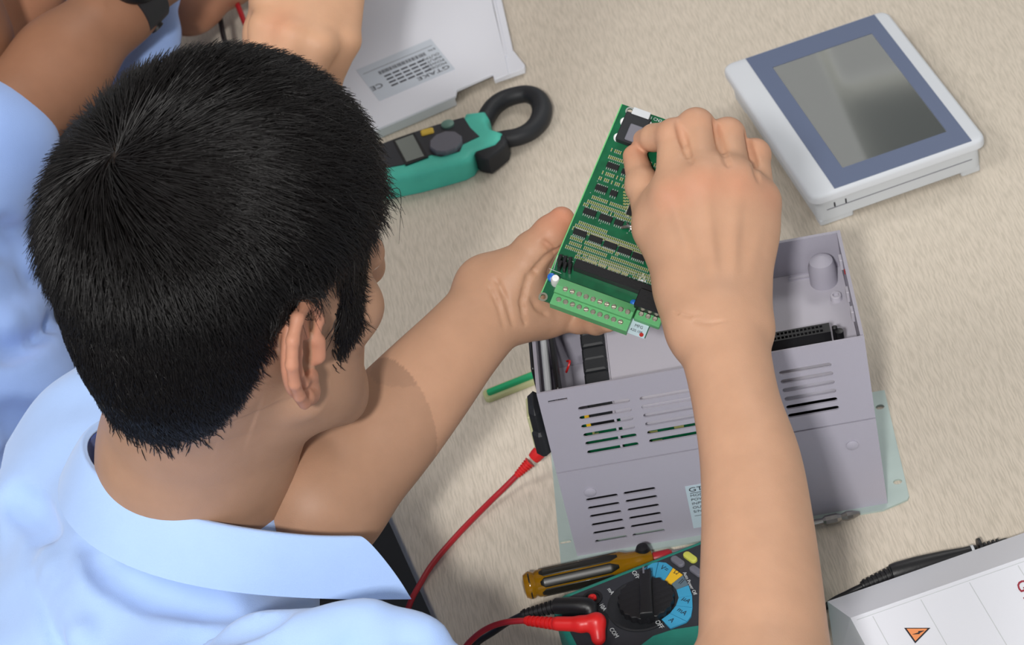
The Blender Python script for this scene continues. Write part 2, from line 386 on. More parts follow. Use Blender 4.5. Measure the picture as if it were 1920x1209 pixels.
# ================================================================== TOUCH PANEL (upper right)
mw = Matrix.Translation((.246, 1.588, Z0)) @ Matrix.Rotation(.133, 4, 'Z')
hmi = thing('touch_panel', 'pale grey touch panel with slate-blue bezel and dark screen, upper right of table', 'touch panel', mw)
def rrect(x0, y0, x1, y1, r, n=5):
    P = []
    for cx, cy, a0 in ((x1-r, y1-r, 0), (x0+r, y1-r, 90), (x0+r, y0+r, 180), (x1-r, y0+r, 270)):
        for i in range(n+1): a = math.radians(a0+90*i/n); P.append((cx+r*math.cos(a), cy+r*math.sin(a)))
    return P
W_, L_, H_ = .147, .200, .034
obj('housing', MB().prism(rrect(.005, .004, W_-.005, L_-.004, .006), .006, H_-.0068, bev=.002), M['hmi2'], hmi)
obj('front_bezel', MB().prism(rrect(0, 0, W_, L_, .009), H_-.0075, H_, bev=.003), M['hmi'], hmi)
obj('bezel_rim', MB().prism(rrect(.0025, .0025, W_-.0025, L_-.0025, .007), H_-.0095, H_-.0072), M['hmi2'], hmi)
for x0, x1 in ((.006, .034), (W_-.022, W_-.006)):
    for y0, y1 in ((.005, .016), (L_-.03, L_-.005)):
        obj('foot', MB().box(((x0+x1)/2, (y0+y1)/2, .0032), (x1-x0, y1-y0, .0064), bev=.0012), M['hmi2'], hmi)
def lpx(mw, px, py, z):                       # pixel -> local xy on the thing's plane of height z
    inv = mw.inverted(); o = mw @ Vector((0, 0, z)); n = mw.to_3x3() @ Vector((0, 0, 1)); return inv @ Vector(hit(px, py, o, n))
ov = [lpx(mw, x, y, H_) for x, y in ((1397, 112), (1638, 28), (1822, 262), (1568, 355))]
x0 = min(p.x for p in ov)
sc = [lpx(mw, x, y, H_) for x, y in ((1450, 127), (1636, 62), (1772, 246), (1580, 318))]
sx0, sx1 = (sc[0].x+sc[3].x)/2, (sc[1].x+sc[2].x)/2; sy0, sy1 = (sc[3].y+sc[2].y)/2, (sc[0].y+sc[1].y)/2
ox0, ox1 = (ov[0].x+ov[3].x)/2, (ov[1].x+ov[2].x)/2
obj('bezel_overlay', MB().prism([(ox0, .003), (ox1, .003), (ox1, L_-.003), (ox0, L_-.003)], H_-.0002, H_+.0005, holes=[[(sx0, sy0), (sx1, sy0), (sx1, sy1), (sx0, sy1)]]), M['overlay'], hmi, smooth=False)
obj('screen', MB().box(((sx0+sx1)/2, (sy0+sy1)/2, H_-.0001), (sx1-sx0-.0004, sy1-sy0-.0004, .0006)), M['screen'], hmi, smooth=False)
for px, py in ((1565, 383), (1586, 376)):
    p = mw.inverted() @ Vector(hit(px, py, mw @ Vector((0, .004, 0)), mw.to_3x3() @ Vector((0, 1, 0))))
    obj('indicator_slot', MB().box((p.x, .0041, p.z), (.0012, .0008, .0042)), M['ink'], hmi, smooth=False)
obj('side_seam', MB().box((W_/2, .0040, .0155), (W_-.025, .0006, .0006)), M['grey'], hmi, smooth=False)
# ================================================================== INVERTER CHASSIS
mw = Matrix.Translation((.004, 1.312, Z0)) @ Matrix.Rotation(-.112, 4, 'Z')
inv = thing('inverter_chassis', 'open lavender-grey inverter housing with vent slots, lying below the forearm', 'inverter', mw)
BW, BD, BH, T = .218, .111, .158, .0024
imw = mw.inverted(); yn = mw.to_3x3() @ Vector((0, 1, 0))
def fr(px, py, y=0.0):                         # pixel -> (x, z) on the front face
    p = imw @ Vector(hit(px, py, mw @ Vector((0, y, 0)), yn)); return (p.x, p.z)
def c7(x, y): return (880+x/2.2326, 580+y/2.2326)
def stad(a, b, h):
    ax, az = a; bx, bz = b; z = (az+bz)/2; r = h/2; P = []
    for cx, a0 in ((bx-r, -90), (ax+r, 90)):
        for i in range(7): t = math.radians(a0+30*i); P.append((cx+r*math.cos(t), z+r*math.sin(t)))
    return P
up = []; 
A_ = [((455, 417), (672, 380)), ((460, 455), (680, 420)), ((468, 492), (686, 455)), ((477, 528), (693, 491)), ((485, 563), (701, 526)), ((493, 600), (709, 562))]
B_ = [((712, 375), (960, 333)), ((720, 410), (968, 369)), ((728, 445), (976, 404)), ((736, 481), (984, 440)), ((744, 517), (992, 476)), ((752, 552), (1000, 511))]
C_ = [((1296, 268), (1516, 230)), ((1303, 304), (1523, 266)), ((1311, 340), (1529, 302)), ((1319, 376), (1536, 339)), ((1326, 411), (1541, 375)), ((1334, 447), (1548, 410))]
for g in (A_, B_, C_):
    for a, b in g: up.append(stad(fr(*c7(*a)), fr(*c7(*b)), .0037))
up.append([tuple(q) for q in (lambda a, b: [(a[0], a[1]-.001), (b[0], a[1]-.001), (b[0], a[1]+.001), (a[0], a[1]+.001)])(fr(*c7(330, 388)), fr(*c7(412, 381)))])
low = []
D_ = [((488, 797), (622, 775)), ((496, 832), (629, 809)), ((504, 866), (637, 844)), ((511, 901), (645, 880)), ((518, 936), (653, 914)), ((526, 970), (661, 948))]
E_ = [((645, 770), (779, 747)), ((653, 803), (787, 781)), ((661, 838), (795, 818)), ((668, 873), (803, 852)), ((675, 908), (810, 887)), ((683, 943), (818, 922))]
for g in (D_, E_):
    for a, b in g: low.append(stad(fr(*c7(*a)), fr(*c7(*b)), .0033))
zs = (fr(*c7(370, 688))[1]+fr(*c7(1700, 450))[1])/2
RX = Matrix.Rotation(math.pi/2, 4, 'X')
o = obj('upper_front_panel', MB().prism([(0, zs+.0004), (BW, zs+.0004), (BW, BH), (0, BH)], -.0013, 0, holes=up), M['lav'], inv, smooth=False); o.matrix_local = RX
o = obj('lower_front_panel', MB().prism([(0, 0.001), (BW, 0.001), (BW, zs-.0004), (0, zs-.0004)], -.0010, .0005, holes=low), M['lav'], inv, smooth=False); o.matrix_local = RX
rim = .0
obj('side_wall', MB().box((T/2, BD/2+T/2, BH/2), (T, BD-T, BH)), M['lav'], inv, smooth=False)
obj('side_wall', MB().box((BW-T/2, BD/2+T/2, BH/2), (T, BD-T, BH)), M['lav'], inv, smooth=False)
obj('rear_wall', MB().box((BW/2, BD-T/2, BH/2), (BW-2*T-.0002, T, BH)), M['lav'], inv, smooth=False)
tz = BH-.030; tx = lpx(mw, 1140, 660, tz).x
obj('control_tray', MB().box(((tx+BW)/2-T/2-.0001, BD/2+.0002, tz-.001), (BW-tx-T-.0004, BD-2*T-.001, .002)), M['lavlight'], inv, smooth=False)
obj('tray_skirt', MB().box(((tx+BW)/2-T/2, .0085, tz-.013), (BW-tx-T-.004, .0014, .0225)), M['lavlight'], inv, smooth=False)
obj('compartment_floor', MB().box((tx/2+T/2, BD/2, BH-.078), (tx-T-.001, BD-2*T-.001, .002)), M['lavlight'], inv, smooth=False)
obj('compartment_wall', MB().box((tx-.001, BD/2, BH-.054), (.0016, BD-2*T-.001, .046)), M['lavlight'], inv, smooth=False)
obj('inner_circuit_board', MB().box((BW*.40, .013, .092), (BW*.66, .0016, .056)), M['pcb'], inv, smooth=False)
m = MB()
for i in range(46):
    m.box((BW*(.1+.6*rng.random()), .0115, .07+.045*rng.random()), (.001+.006*rng.random(), .003, .0008+.002*rng.random()))
tag(obj('board_components', m, M['tan'], inv, smooth=False), kind='stuff')
obj('dark_slot_liner', MB().box((BW/2, BD/2+.004, .036), (BW-.008, BD-.018, .066), bev=.002), M['black'], inv, smooth=False)  # stand-in heat sink, blackened so the vent slots look shaded inside
# flange plate under the housing
fh = []
for px, py in ((1650, 763), (1683, 903)):
    p = lpx(mw, px, py, .0015); fh.append([(p.x+.0032*math.cos(a), p.y+.0026*math.sin(a)) for a in [i*math.pi/6 for i in range(12)]])
p = lpx(mw, 1057, 1016, .0015); fh.append([(p.x+q, p.y+s) for q, s in ((-.0026, -.0014), (.0045, -.0014), (.0057, 0), (.0045, .0014), (-.0026, .0014))])
p = lpx(mw, 1046, 965, .0015); fx = p.x-.001
fo = [(fx, -.006), (BW-.004, -.006), (BW+.014, 0), (BW+.0155, .003), (BW+.0155, .112), (fx, .112)]
obj('mounting_plate', MB().prism(fo, .0001, .0016, holes=fh), M['zinc'], inv, smooth=False)
for px, py, y in ((c7(505, 762)+(0,)), (c7(1603, 565)+(0,))):
    x, z = fr(px, py); o = obj('moulded_dimple', MB().lathe([(.0042, 0), (.0042, .0008), (.0032, .0013), (0, .0014)], (x, -.0005, z), (0, -1, 0), 20), M['lav'], inv)
# connector header on the tray
zt = BH-.006; ca = lpx(mw, 1375, 640, zt); cb = lpx(mw, 1556, 613, zt); cl = cb.x-ca.x; cy = cb.y; cx = (ca.x+cb.x)/2
obj('connector_block', MB().prism([(cx-cl/2, cy-.0045), (cx+cl/2, cy-.0045), (cx+cl/2, cy+.0045), (cx-cl/2, cy+.0045)], zt-.009, zt,
    holes=[[(cx-cl/2+.003+i*.0026, cy+j*.0042-.0032), (cx-cl/2+.0048+i*.0026, cy+j*.0042-.0032), (cx-cl/2+.0048+i*.0026, cy+j*.0042-.001), (cx-cl/2+.003+i*.0026, cy+j*.0042-.001)] for i in range(int((cl-.006)/.0026)) for j in (0, 1)]), M['black'], inv, smooth=False)
obj('connector_base', MB().box((cx, cy, zt-.0165), (cl-.002, .010, .015)), M['black'], inv, smooth=False)
m = MB()
for i in range(int((cl-.006)/.0013)): m.box((cx-cl/2+.003+i*.0013, cy-.0065, zt-.009), (.0006, .004, .0006))
tag(obj('connector_pins', m, M['solder'], inv, smooth=False), kind='stuff')
m = MB().box((cb.x+.003, cy, zt-.006), (.0035, .0035, .012), bev=.0008); m.lathe([(.0028, 0), (.0028, .007), (0, .0075)], (cb.x+.0055, cy-.003, zt-.009), (0, 0, 1), 12)
obj('latch', m, M['black'], inv)
# moulded details on the tray
def tray_box(name, px0, py0, px1, py1, h, mt, hollow=False, hz=0.0):
    a = lpx(mw, px0, py0, tz); b = lpx(mw, px1, py1, tz); x0, x1 = sorted((a.x, b.x)); y0, y1 = sorted((a.y, b.y))
    hl = [[(x0+.0008, y0+.0008), (x1-.0008, y0+.0008), (x1-.0008, y1-.0008), (x0+.0008, y1-.0008)]] if hollow else ()
    return obj(name, MB().prism([(x0, y0), (x1, y0), (x1, y1), (x0, y1)], tz-.0005, tz+h, holes=hl), mt, inv, smooth=False)
tray_box('raised_frame', 1479, 529, 1531, 510, .0012, M['lav'], True)
tray_box('tray_slot', 1380, 516, 1517, 482, .0006, M['cream'])
tray_box('tray_step', 1400, 478, 1534, 462, .003, M['lavlight'])
p = lpx(mw, 1567, 553, tz+.004)
o = obj('screw_boss', MB().lathe([(.0042, -.004), (.0038, .003), (.0034, .0035), (.0022, .0035), (.0020, .001), (0, .001)], (p.x, p.y, tz+.001), (0, 0, 1), 20), M['lavlight'], inv)
p = lpx(mw, 1556, 500, tz)
obj('corner_dome', MB().lathe([(.0095, 0), (.0095, .014), (.008, .019), (.004, .022), (0, .023)], (BW-.0165, BD-.0155, tz), (0, 0, 1), 24), M['lav'], inv)
for y, z in ((.035, BH-.01), (.06, BH-.014), (.088, BH-.009)):
    obj('wall_clip', MB().box((BW-T-.0012, y, z), (.0022, .007, .009), bev=.0004), M['lavlight'], inv, smooth=False)
obj('red_mark', MB().box((BW-T-.0003, .074, BH-.006), (.0006, .003, .0022)), M['redpaint'], inv, smooth=False)
# ribbed comb, rod, red lead inside the left compartment
ra, rb_ = lpx(mw, 1140, 718, tz), lpx(mw, 1092, 640, tz)
for i in range(8):
    y = .004+i*.0128; obj('cable_comb_rib', MB().box((tx-.0095, y+.0066, tz-.004+.0012*(i % 2)), (.0165, .0118, .014), bev=.0012), M['black2'], inv, smooth=False)
obj('comb_backing', MB().box((tx-.0095, BD/2, tz-.009), (.0145, BD-.008, .010)), M['black'], inv, smooth=False)
obj('rubber_strip', MB().box((.0125, BD/2, BH-.012), (.0034, BD-.012, .016), rot=.03, bev=.001), M['black'], inv, smooth=False)
obj('grey_rail', MB().tube([(.0068, .008, BH-.011), (.0065, BD-.01, BH-.011)], .0024, 10), M['hmi2'], inv)
obj('end_stop', MB().lathe([(.0038, 0), (.0038, .005), (.002, .006)], (.0068, .0055, BH-.014), (0, 0, 1), 14), M['charcoal'], inv)
obj('outer_gasket', MB().box((-.0013, BD/2+.012, BH-.012), (.0026, BD-.03, .022), bev=.0009), M['black'], inv, smooth=False)
obj('red_wire', MB().tube([(.018, .050, BH-.03), (.020, .047, BH-.024), (.022, .050, BH-.021), (.020, .054, BH-.024)], .0008, 8, 5), M['red'], inv)
obj('amber_tab', MB().box((tx-.0195, .009, tz-.009), (.003, .008, .012)), M['gold'], inv, smooth=False)
# black socket with a cream plate on the left side
def lf(px, py, x=-.004):
    q = imw @ Vector(hit(px, py, mw @ Vector((x, 0, 0)), mw.to_3x3() @ Vector((1, 0, 0)))); return q
s0 = lf(1014, 790, -.005)
m = MB().box((-.0045, .012, BH-.035), (.0085, .024, .04), bev=.004)
m.box((-.0045, .006, BH-.046), (.0105, .016, .026), bev=.004)
obj('side_socket', m, M['black2'], inv)
obj('socket_plate', MB().box((-.0095, .014, BH-.038), (.0022, .02, .03), bev=.0008), M['cream'], inv, smooth=False)
# rating label, mostly behind the forearm
la = fr(1284, 911); lb = fr(1292, 990)
lx, lz1, lz0 = la[0], la[1], lb[1]; lw = .052
lab = obj('rating_label', MB().box((lx+lw/2, -.0007, (lz0+lz1)/2), (lw, .0004, lz1-lz0)), M['label'], inv, smooth=False)
TX = Matrix.Rotation(math.pi/2, 4, 'X'); lh = lz1-lz0
def ltxt(s, fx, fz, size, mt=M['ink'], sx=1.0, **k): return text(s, size, Matrix.Translation((lx+fx, -.00095, lz1-fz)) @ TX, mt, inv, sx=sx, **k)
ltxt('GTAKE', .0018, .0055, .0056, sx=1.35)
obj('label_rule', MB().box((lx+lw/2, -.00095, lz1-.0070), (lw-.005, .0001, .0005)), M['ink'], inv, smooth=False)
for i, s in enumerate(('MODEL:', 'POWER:', 'INPUT:', 'OUTPUT:', 'S/N:')): ltxt(s, .0022, .0105+i*.0039, .0032, sx=1.25)
obj('label_rule', MB().box((lx+lw/2, -.00095, lz1-.0293), (lw-.005, .0001, .0003)), M['ink'], inv, smooth=False)
# ================================================================== GREEN VIAL left of the chassis
a = at(907, 742, .004); b = at(1003, 704, .004)
mw = frame((a[0], a[1], Z0), (b[0]-a[0], b[1]-a[1], 0)); Lv = (Vector(b)-Vector(a)).length
vial = thing('level_vial', 'small clear plastic case with bright green stick, left of the inverter', 'case', mw)
obj('case', MB().prism(rrect(0, -.0055, Lv+.012, .0065, .004), .0002, .0045, bev=.0015), M['clear'], vial)
obj('green_stick', MB().prism(rrect(.003, -.0030, Lv+.010, .0022, .002), .0030, .0076, bev=.0012), M['greenstick'], vial)
# ================================================================== CLAMP METER
def zc(x, y): return (620+x/3.182, y/3.182)
O_ = at(*zc(250, 1000), .02); X_ = at(*zc(1000, 800), .02)
mw = frame((O_[0], O_[1], Z0), (X_[0]-O_[0], X_[1]-O_[1], 0)); TH = .020
clamp = thing('clamp_meter', 'teal and black clamp meter with open black jaw ring, behind the head', 'clamp meter', mw)
def cpx(x, y, z=TH): q = lpx(mw, *zc(x, y), z); return (q.x, q.y)
low_ = [cpx(x, y) for x, y in ((270, 1090), (510, 1040), (660, 1000), (780, 965), (832, 938), (850, 905), (985, 858), (1020, 820), (1022, 778))]
upp_ = [cpx(x, y) for x, y in ((950, 755), (932, 715), (942, 690), (920, 652), (800, 666), (788, 692), (640, 738), (500, 785), (385, 812), (250, 870))]
ext = -.075
outl = [(ext+.01, low_[0][1]+.004)]+low_+upp_+[(ext+.01, upp_[-1][1]), (ext, upp_[-1][1]-.01), (ext, low_[0][1]+.014)]
obj('body_shell', MB().prism(outl, .0005, TH, bev=.0055), M['teal'], clamp, angle=45)
fp = [cpx(x, y) for x, y in ((245, 1020), (455, 980), (520, 958), (600, 925), (660, 935), (770, 905), (790, 862), (888, 815), (835, 765), (795, 702), (640, 745), (480, 797), (380, 832), (245, 885))]
fp = [(ext+.014, fp[0][1]+.003)]+fp+[(ext+.014, fp[-1][1])]
obj('face_panel', MB().prism(fp, TH-.001, TH+.0008, bev=.0004), M['charcoal'], clamp, smooth=False)
l = [cpx(x, y) for x, y in ((388, 850), (492, 812), (560, 940), (455, 975))]
obj('display_bezel', MB().prism([cpx(x, y) for x, y in ((370, 842), (500, 795), (585, 942), (450, 992))], TH+.0002, TH+.0014), M['black'], clamp, smooth=False)
obj('display', MB().prism(l, TH+.0008, TH+.0018), M['lcd'], clamp, smooth=False)
c = cpx(692, 868); e = cpx(790, 850); r = math.hypot(c[0]-e[0], c[1]-e[1])
obj('rotary_dial', MB().lathe([(r*1.02, 0), (r*1.02, .003), (r*.96, .0042), (0, .0044)], (c[0], c[1], TH+.0006), (0, 0, 1), 10), M['grey'], clamp, smooth=False)
c = cpx(578, 793); obj('yellow_button', MB().box((c[0], c[1], TH+.0012), (.011, .008, .0025), bev=.001), M['yellow'], clamp)
c = cpx(700, 750); obj('hold_button', MB().lathe([(.0055, 0), (.0055, .002), (.004, .003), (0, .0032)], (c[0], c[1], TH+.0004), (0, 0, 1), 18), M['palegreen'], clamp)
tr = [cpx(x, y, .014) for x, y in ((845, 925), (850, 900), (985, 855), (1035, 810), (1058, 850), (1050, 885), (1015, 915), (945, 968), (885, 958))]
obj('trigger', MB().prism(tr, .002, .018, bev=.003), M['black2'], clamp, angle=45)
# jaw: a closed ring of oval section, its ends inside the shell
jp = [cpx(x, y, .0095) for x, y in ((905, 745), (955, 655), (1020, 600), (1100, 570), (1175, 562), (1235, 590), (1262, 650), (1245, 720), (1195, 778), (1120, 815), (1030, 832), (960, 850))]
jr = [.0075, .0078, .0078, .0075, .0075, .0082, .0088, .0084, .0078, .0075, .0075, .0075]
obj('jaw_ring', MB().tube([(x, y, .0095) for x, y in jp], jr, 16, 6), M['black2'], clamp, angle=60)
j = jp[5]; 0 and obj('jaw_joint', MB().tube([(jp[4][0]+.002, jp[4][1], .016), (jp[4][0]+.0035, jp[4][1], .016)], .0086, 16), M['black'], clamp)
# ================================================================== WHITE COVER, top
ph = .010
A0 = at(*zc(280, 768), ph); A1 = at(*zc(965, 440), ph)
mw = frame((A0[0], A0[1], Z0), (A1[0]-A0[0], A1[1]-A0[1], 0))
cov = thing('plastic_cover', 'white plastic cover with a printed label, top centre behind the head', 'cover', mw)
def kp(x, y, z=ph): q = lpx(mw, *zc(x, y), z); return (q.x, q.y)
ol = [kp(x, y) for x, y in ((250, 782), (745, 572), (752, 536), (965, 440), (975, 475), (1060, 440), (1040, 335), (975, 60), (930, -160), (880, -420), (60, -420), (-200, 400), (-120, 850))]
obj('top_plate', MB().prism(ol, ph-.0025, ph, bev=.0008), M['white'], cov, smooth=False)
xr = kp(960, 440)[0]
fl = [kp(x, y, .006) for x, y in ((1040, 338), (1090, 298), (1150, 385), (1155, 408), (1062, 445))]
e1, e2 = kp(1052, 330, .01), kp(880, -420, .01)
obj('side_flange', MB().prism([kp(1040, 335), kp(1052, 325), kp(890, -420), kp(872, -420)], .001, ph-.001), M['white'], cov, smooth=False)
obj('flange_strip', MB().prism([kp(1052, 330, .008), kp(1088, 300, .008), kp(925, -420, .008), kp(890, -420, .008)], .004, .008, bev=.0006), M['white'], cov, smooth=False)
obj('corner_tab', MB().prism([kp(x, y, .008) for x, y in ((975, 470), (1040, 330), (1090, 300), (1158, 385), (1155, 408))], .003, .008, bev=.0006), M['white'], cov, smooth=False)
q0, q1, q2, q3 = kp(258, 782), kp(740, 575), kp(762, 555), kp(958, 470)
obj('front_skirt', MB().prism([q0, q1, (q1[0], q1[1]+.0022), (q0[0], q0[1]+.0022)], .0005, ph-.001), M['white'], cov, smooth=False)
0 and obj('inner_wall', MB().prism([kp(745, 520), kp(975, 420), kp(980, 400), kp(750, 500)], .001, ph-.001), M['hmi2'], cov, smooth=False)
lb0, lb1, lb2, lb3 = kp(250, 395), kp(700, 200), kp(742, 413), kp(290, 603)
_u = Vector((lb3[0]-lb2[0], lb3[1]-lb2[1])); LMx = Matrix.Translation((lb2[0], lb2[1], 0)) @ Matrix.Rotation(math.atan2(_u.y, _u.x), 4, 'Z'); LWx = _u.length; LHx = math.hypot(lb1[0]-lb2[0], lb1[1]-lb2[1])
obj('label_sticker', MB().prism([tuple((LMx @ Vector((u*LWx, -v*LHx, 0)))[:2]) for u, v in ((0, 0), (1, 0), (1, 1), (0, 1))], ph-.0001, ph+.0003), M['label2'], cov, smooth=False)
# label text reads upside down from here
ux = Vector((lb3[0]-lb2[0], lb3[1]-lb2[1])).normalized(); ang = math.atan2(ux.y, ux.x); LW = math.hypot(lb3[0]-lb2[0], lb3[1]-lb2[1]); LH = math.hypot(lb1[0]-lb2[0], lb1[1]-lb2[1])
LM = Matrix.Translation((lb2[0], lb2[1], ph+.00035)) @ Matrix.Rotation(ang, 4, 'Z')
def lt(s, u, v, size, sx=1.0): return text(s, size, LM @ Matrix.Translation((u*LW, -v*LH, 0)), M['ink'], cov, sx=sx)
lt('GTAKE', .03, .17, .0075, 1.3); lt('MODEL:', .03, .28, .005); lt('POWER:', .03, .38, .005); lt('INPUT:', .03, .48, .005); lt('OUTPUT:', .03, .58, .005)
lt('CE', .84, .42, .0095); lt('S/N:', .03, .74, .0042)
m = MB(); rng2 = random.Random(3); u = .18
while u < .8:
    wd = rng2.uniform(.004, .016); a_ = LM @ Vector((u*LW, -.68*LH, 0)); m.box((a_.x, a_.y, a_.z), (wd*LW*.9, .0052, .0001), rot=ang); u += wd+.008
for v in (.24, .34, .44, .54):
    for k in range(5):
        a_ = LM @ Vector(((.28+k*.11)*LW, -(v)*LH, 0)); m.box((a_.x, a_.y, a_.z), (LW*.09, .0022, .0001), rot=ang)
a_ = LM @ Vector((.5*LW, -.82*LH, 0)); m.box((a_.x, a_.y, a_.z), (LW*.92, .0004, .0001), rot=ang)
tag(obj('label_print', m, M['ink'], cov, smooth=False), kind='stuff')
# ================================================================== WHITE COVER, lower right
def c6(x, y): return (1500+x/3.912, 900+y/3.912)
ph = .045
A0 = at(*c6(370, 1010), ph); A1 = at(*c6(1643, 565), ph)
mw = frame((A0[0], A0[1], Z0), (A1[0]-A0[0], A1[1]-A0[1], 0))
cv2 = thing('front_cover', 'white front cover with orange warning triangle, lower right corner', 'cover', mw)
def k2(x, y, z=ph): q = lpx(mw, *c6(x, y), z); return (q.x, q.y)
T0, T1 = k2(370, 1010), k2(1643, 565)
dy = -.16; Lc = .26
B0, B1 = k2(380, 795, .020), k2(1643, 395, .020)
def hexa(pts, name, mt, par): return obj(name, MB().add(pts, [(0, 1, 2, 3), (7, 6, 5, 4), (0, 4, 5, 1), (1, 5, 6, 2), (2, 6, 7, 3), (3, 7, 4, 0)]), mt, par, smooth=False)
def slab(a, b, c, d, t, name, mt, par):
    n = (Vector(b)-Vector(a)).cross(Vector(d)-Vector(a)).normalized()*t
    P = [Vector(v) for v in (a, b, c, d)]; return hexa([v-n for v in P]+P, name, mt, par)
xl0, xl1 = T0[0], Lc
slab((0, 0, ph), (0, dy, ph), (Lc, dy, ph), (Lc, 0, ph), .0025, 'top_plate', M['white'], cv2)
by = B0[1]
slab((0, 0, ph), (Lc, 0, ph), (Lc, by, .016), (-.002, by, .016), .0025, 'sloped_side', M['white'], cv2)
slab((-.002, by, .016), (Lc, by, .016), (Lc, by, .0005), (-.002, by, .0005), .0025, 'skirt', M['white'], cv2)
bl = k2(300, 1080, .006)
slab((0, 0, ph), (-.014, .002, .001), (-.014, dy, .001), (0, dy, ph), .0025, 'end_side', M['hmi2'], cv2)  # grey end faces of the white cover: their shade is in the colour
slab((0, 0, ph), (-.002, by, .016), (-.014, .002, .001), (-.014, .002, .001), .002, 'end_gusset', M['hmi2'], cv2)
for i in range(5):
    p = k2(*((540, 1010) if i == 0 else (900+(i-1)*360, 900-(i-1)*120))); obj('panel_groove', MB().box((p[0], dy/2-.002, ph+.00005), (.0005, -dy-.006, .0003)), M['hmi2'], cv2, smooth=False)
obj('panel_groove', MB().box((Lc/2, -.0035, ph+.00005), (Lc-.006, .0005, .0003)), M['hmi2'], cv2, smooth=False)
t = [k2(x, y) for x, y in ((765, 1085), (955, 1085), (845, 1197))]; cx_, cy_ = sum(p[0] for p in t)/3, sum(p[1] for p in t)/3
obj('warning_triangle_border', MB().prism(t, ph, ph+.0003), M['ink'], cv2, smooth=False)
obj('warning_triangle', MB().prism([(cx_+(x-cx_)*.8, cy_+(y-cy_)*.8) for x, y in t], ph, ph+.0005), M['orange'], cv2, smooth=False)
obj('lightning_bolt', MB().prism([k2(x, y) for x, y in ((825, 1135), (868, 1122), (868, 1112), (912, 1108), (880, 1124), (878, 1132), (845, 1134))], ph, ph+.0007), M['ink'], cv2, smooth=False)
p = k2(1575, 745); q = k2(1622, 835); an = math.atan2(q[1]-p[1], q[0]-p[0])
text('GTAKE', .0125, Matrix.Translation((p[0], p[1], ph+.0002)) @ Matrix.Rotation(an, 4, 'Z'), M['inkred'], cv2, sx=1.2)
# ================================================================== SCREWDRIVER
R0 = .0098
a = at(981, 1100, R0); b = at(1612, 962, .006)
X_ = Vector(b)-Vector(a)
mw = frame(a, X_); L = X_.length
sd = thing('screwdriver', 'flat screwdriver with amber and black handle, in front of the inverter', 'screwdriver', mw)
def sx(px, py): return lpx(mw, px, py, 0).x
h1, h2, h3, h4 = sx(1003, 1092), sx(1165, 1055), sx(1205, 1045), sx(1222, 1041)
obj('handle', MB().lathe([(.004, 0), (.008, .0012), (.0096, .004), (.0096, h1-.002), (.0084, h1), (.0096, h1+.002), (.0096, h2), (.0082, h2+.004), (.0075, h3-.003), (.0075, h3), (.0062, h4), (.004, h4+.001)], (0, 0, 0), (1, 0, 0), 40), M['amber'], sd)
for k, ang in enumerate((-8, 40, 88, 136, 184, 232)):
    t0 = math.radians(ang); m = MB()
    V = []; n = 8; xs = [h1+.004, h1+.007, h2-.008, h2-.002]; wd = [.12, .36, .36, .12]
    for x, wv in zip(xs, wd):
        for i in range(n+1): a_ = t0+wv*(i/n*2-1); V.append((x, .00985*math.cos(a_), .00985*math.sin(a_)))
    m.add(V, [(r*(n+1)+i, r*(n+1)+i+1, (r+1)*(n+1)+i+1, (r+1)*(n+1)+i) for r in range(3) for i in range(n)])
    o = obj('painted_flute', m, M['blackamber'], sd); md = o.modifiers.new('thick', 'SOLIDIFY'); md.thickness = .0005
for k, ang in enumerate((30, 100, 190)):
    t0 = math.radians(ang); m = MB(); V = []; n = 8
    for x, rr, wv in ((.0045, .00975, .35), (h1-.003, .00985, .5)):
        for i in range(n+1): a_ = t0+wv*(i/n*2-1); V.append((x, rr*math.cos(a_), rr*math.sin(a_)))
    m.add(V, [(i, i+1, n+2+i, n+1+i) for i in range(n)]); o = obj('painted_cap_band', m, M['blackamber'], sd); md = o.modifiers.new('thick', 'SOLIDIFY'); md.thickness = .0005
q = lpx(mw, 1203, 1036, .004)
obj('neck_bead', MB().lathe([(.001, -.0052), (.004, -.0038), (.0055, 0), (.004, .0038), (.001, .0052)], (h3+.001, q.y*.5+.002, .0055), (0, 0, 1), 20), M['black'], sd)
obj('ferrule', MB().lathe([(.004, h4), (.0042, h4+.001), (.0042, h4+.012), (.003, h4+.014)], (0, 0, 0), (1, 0, 0), 20), M['redcable'], sd)
obj('shaft', MB().lathe([(.0026, h4+.008), (.0026, L-.030), (.0022, L-.026), (.0022, L-.02)], (0, 0, 0), (1, 0, 0), 16), M['steel'], sd)
m = MB().lathe([(.0022, L-.026), (.0036, L-.024), (.0036, L-.016), (.0022, L-.013), (.0034, L-.009), (.0030, L-.005), (.0012, L)], (0, 0, 0), (1, 0, 0), 8)
obj('tip', m, M['steel'], sd, smooth=False)
# ================================================================== MULTIMETER
TH = .034
O_ = at(1050, 1124, TH); X_ = at(1315, 1019, TH)
mw = frame((O_[0], O_[1], Z0), (X_[0]-O_[0], X_[1]-O_[1], 0))
dmm = thing('multimeter', 'black and teal digital multimeter with blue dial ring, bottom centre', 'multimeter', mw)
def mpx(px, py, z=TH): q = lpx(mw, px, py, z); return (q.x, q.y)
LM_, WM = .150, .088
hol = rrect(-.008, -WM, LM_, .0062, .016, 6)
hol = [(x, y-(.0035*math.sin(max(0, min(1, x/LM_))*math.pi) if y > -WM/2 else 0)) for x, y in hol]
obj('holster', MB().prism(hol, .0005, TH-.001, bev=.004), M['teal2'], dmm)
face = rrect(-.004, -WM+.008, LM_-.004, .0006, .014, 6)
tcut = mpx(1192, 1209)
obj('case', MB().prism(face, TH-.004, TH, bev=.0015), M['charcoal'], dmm)
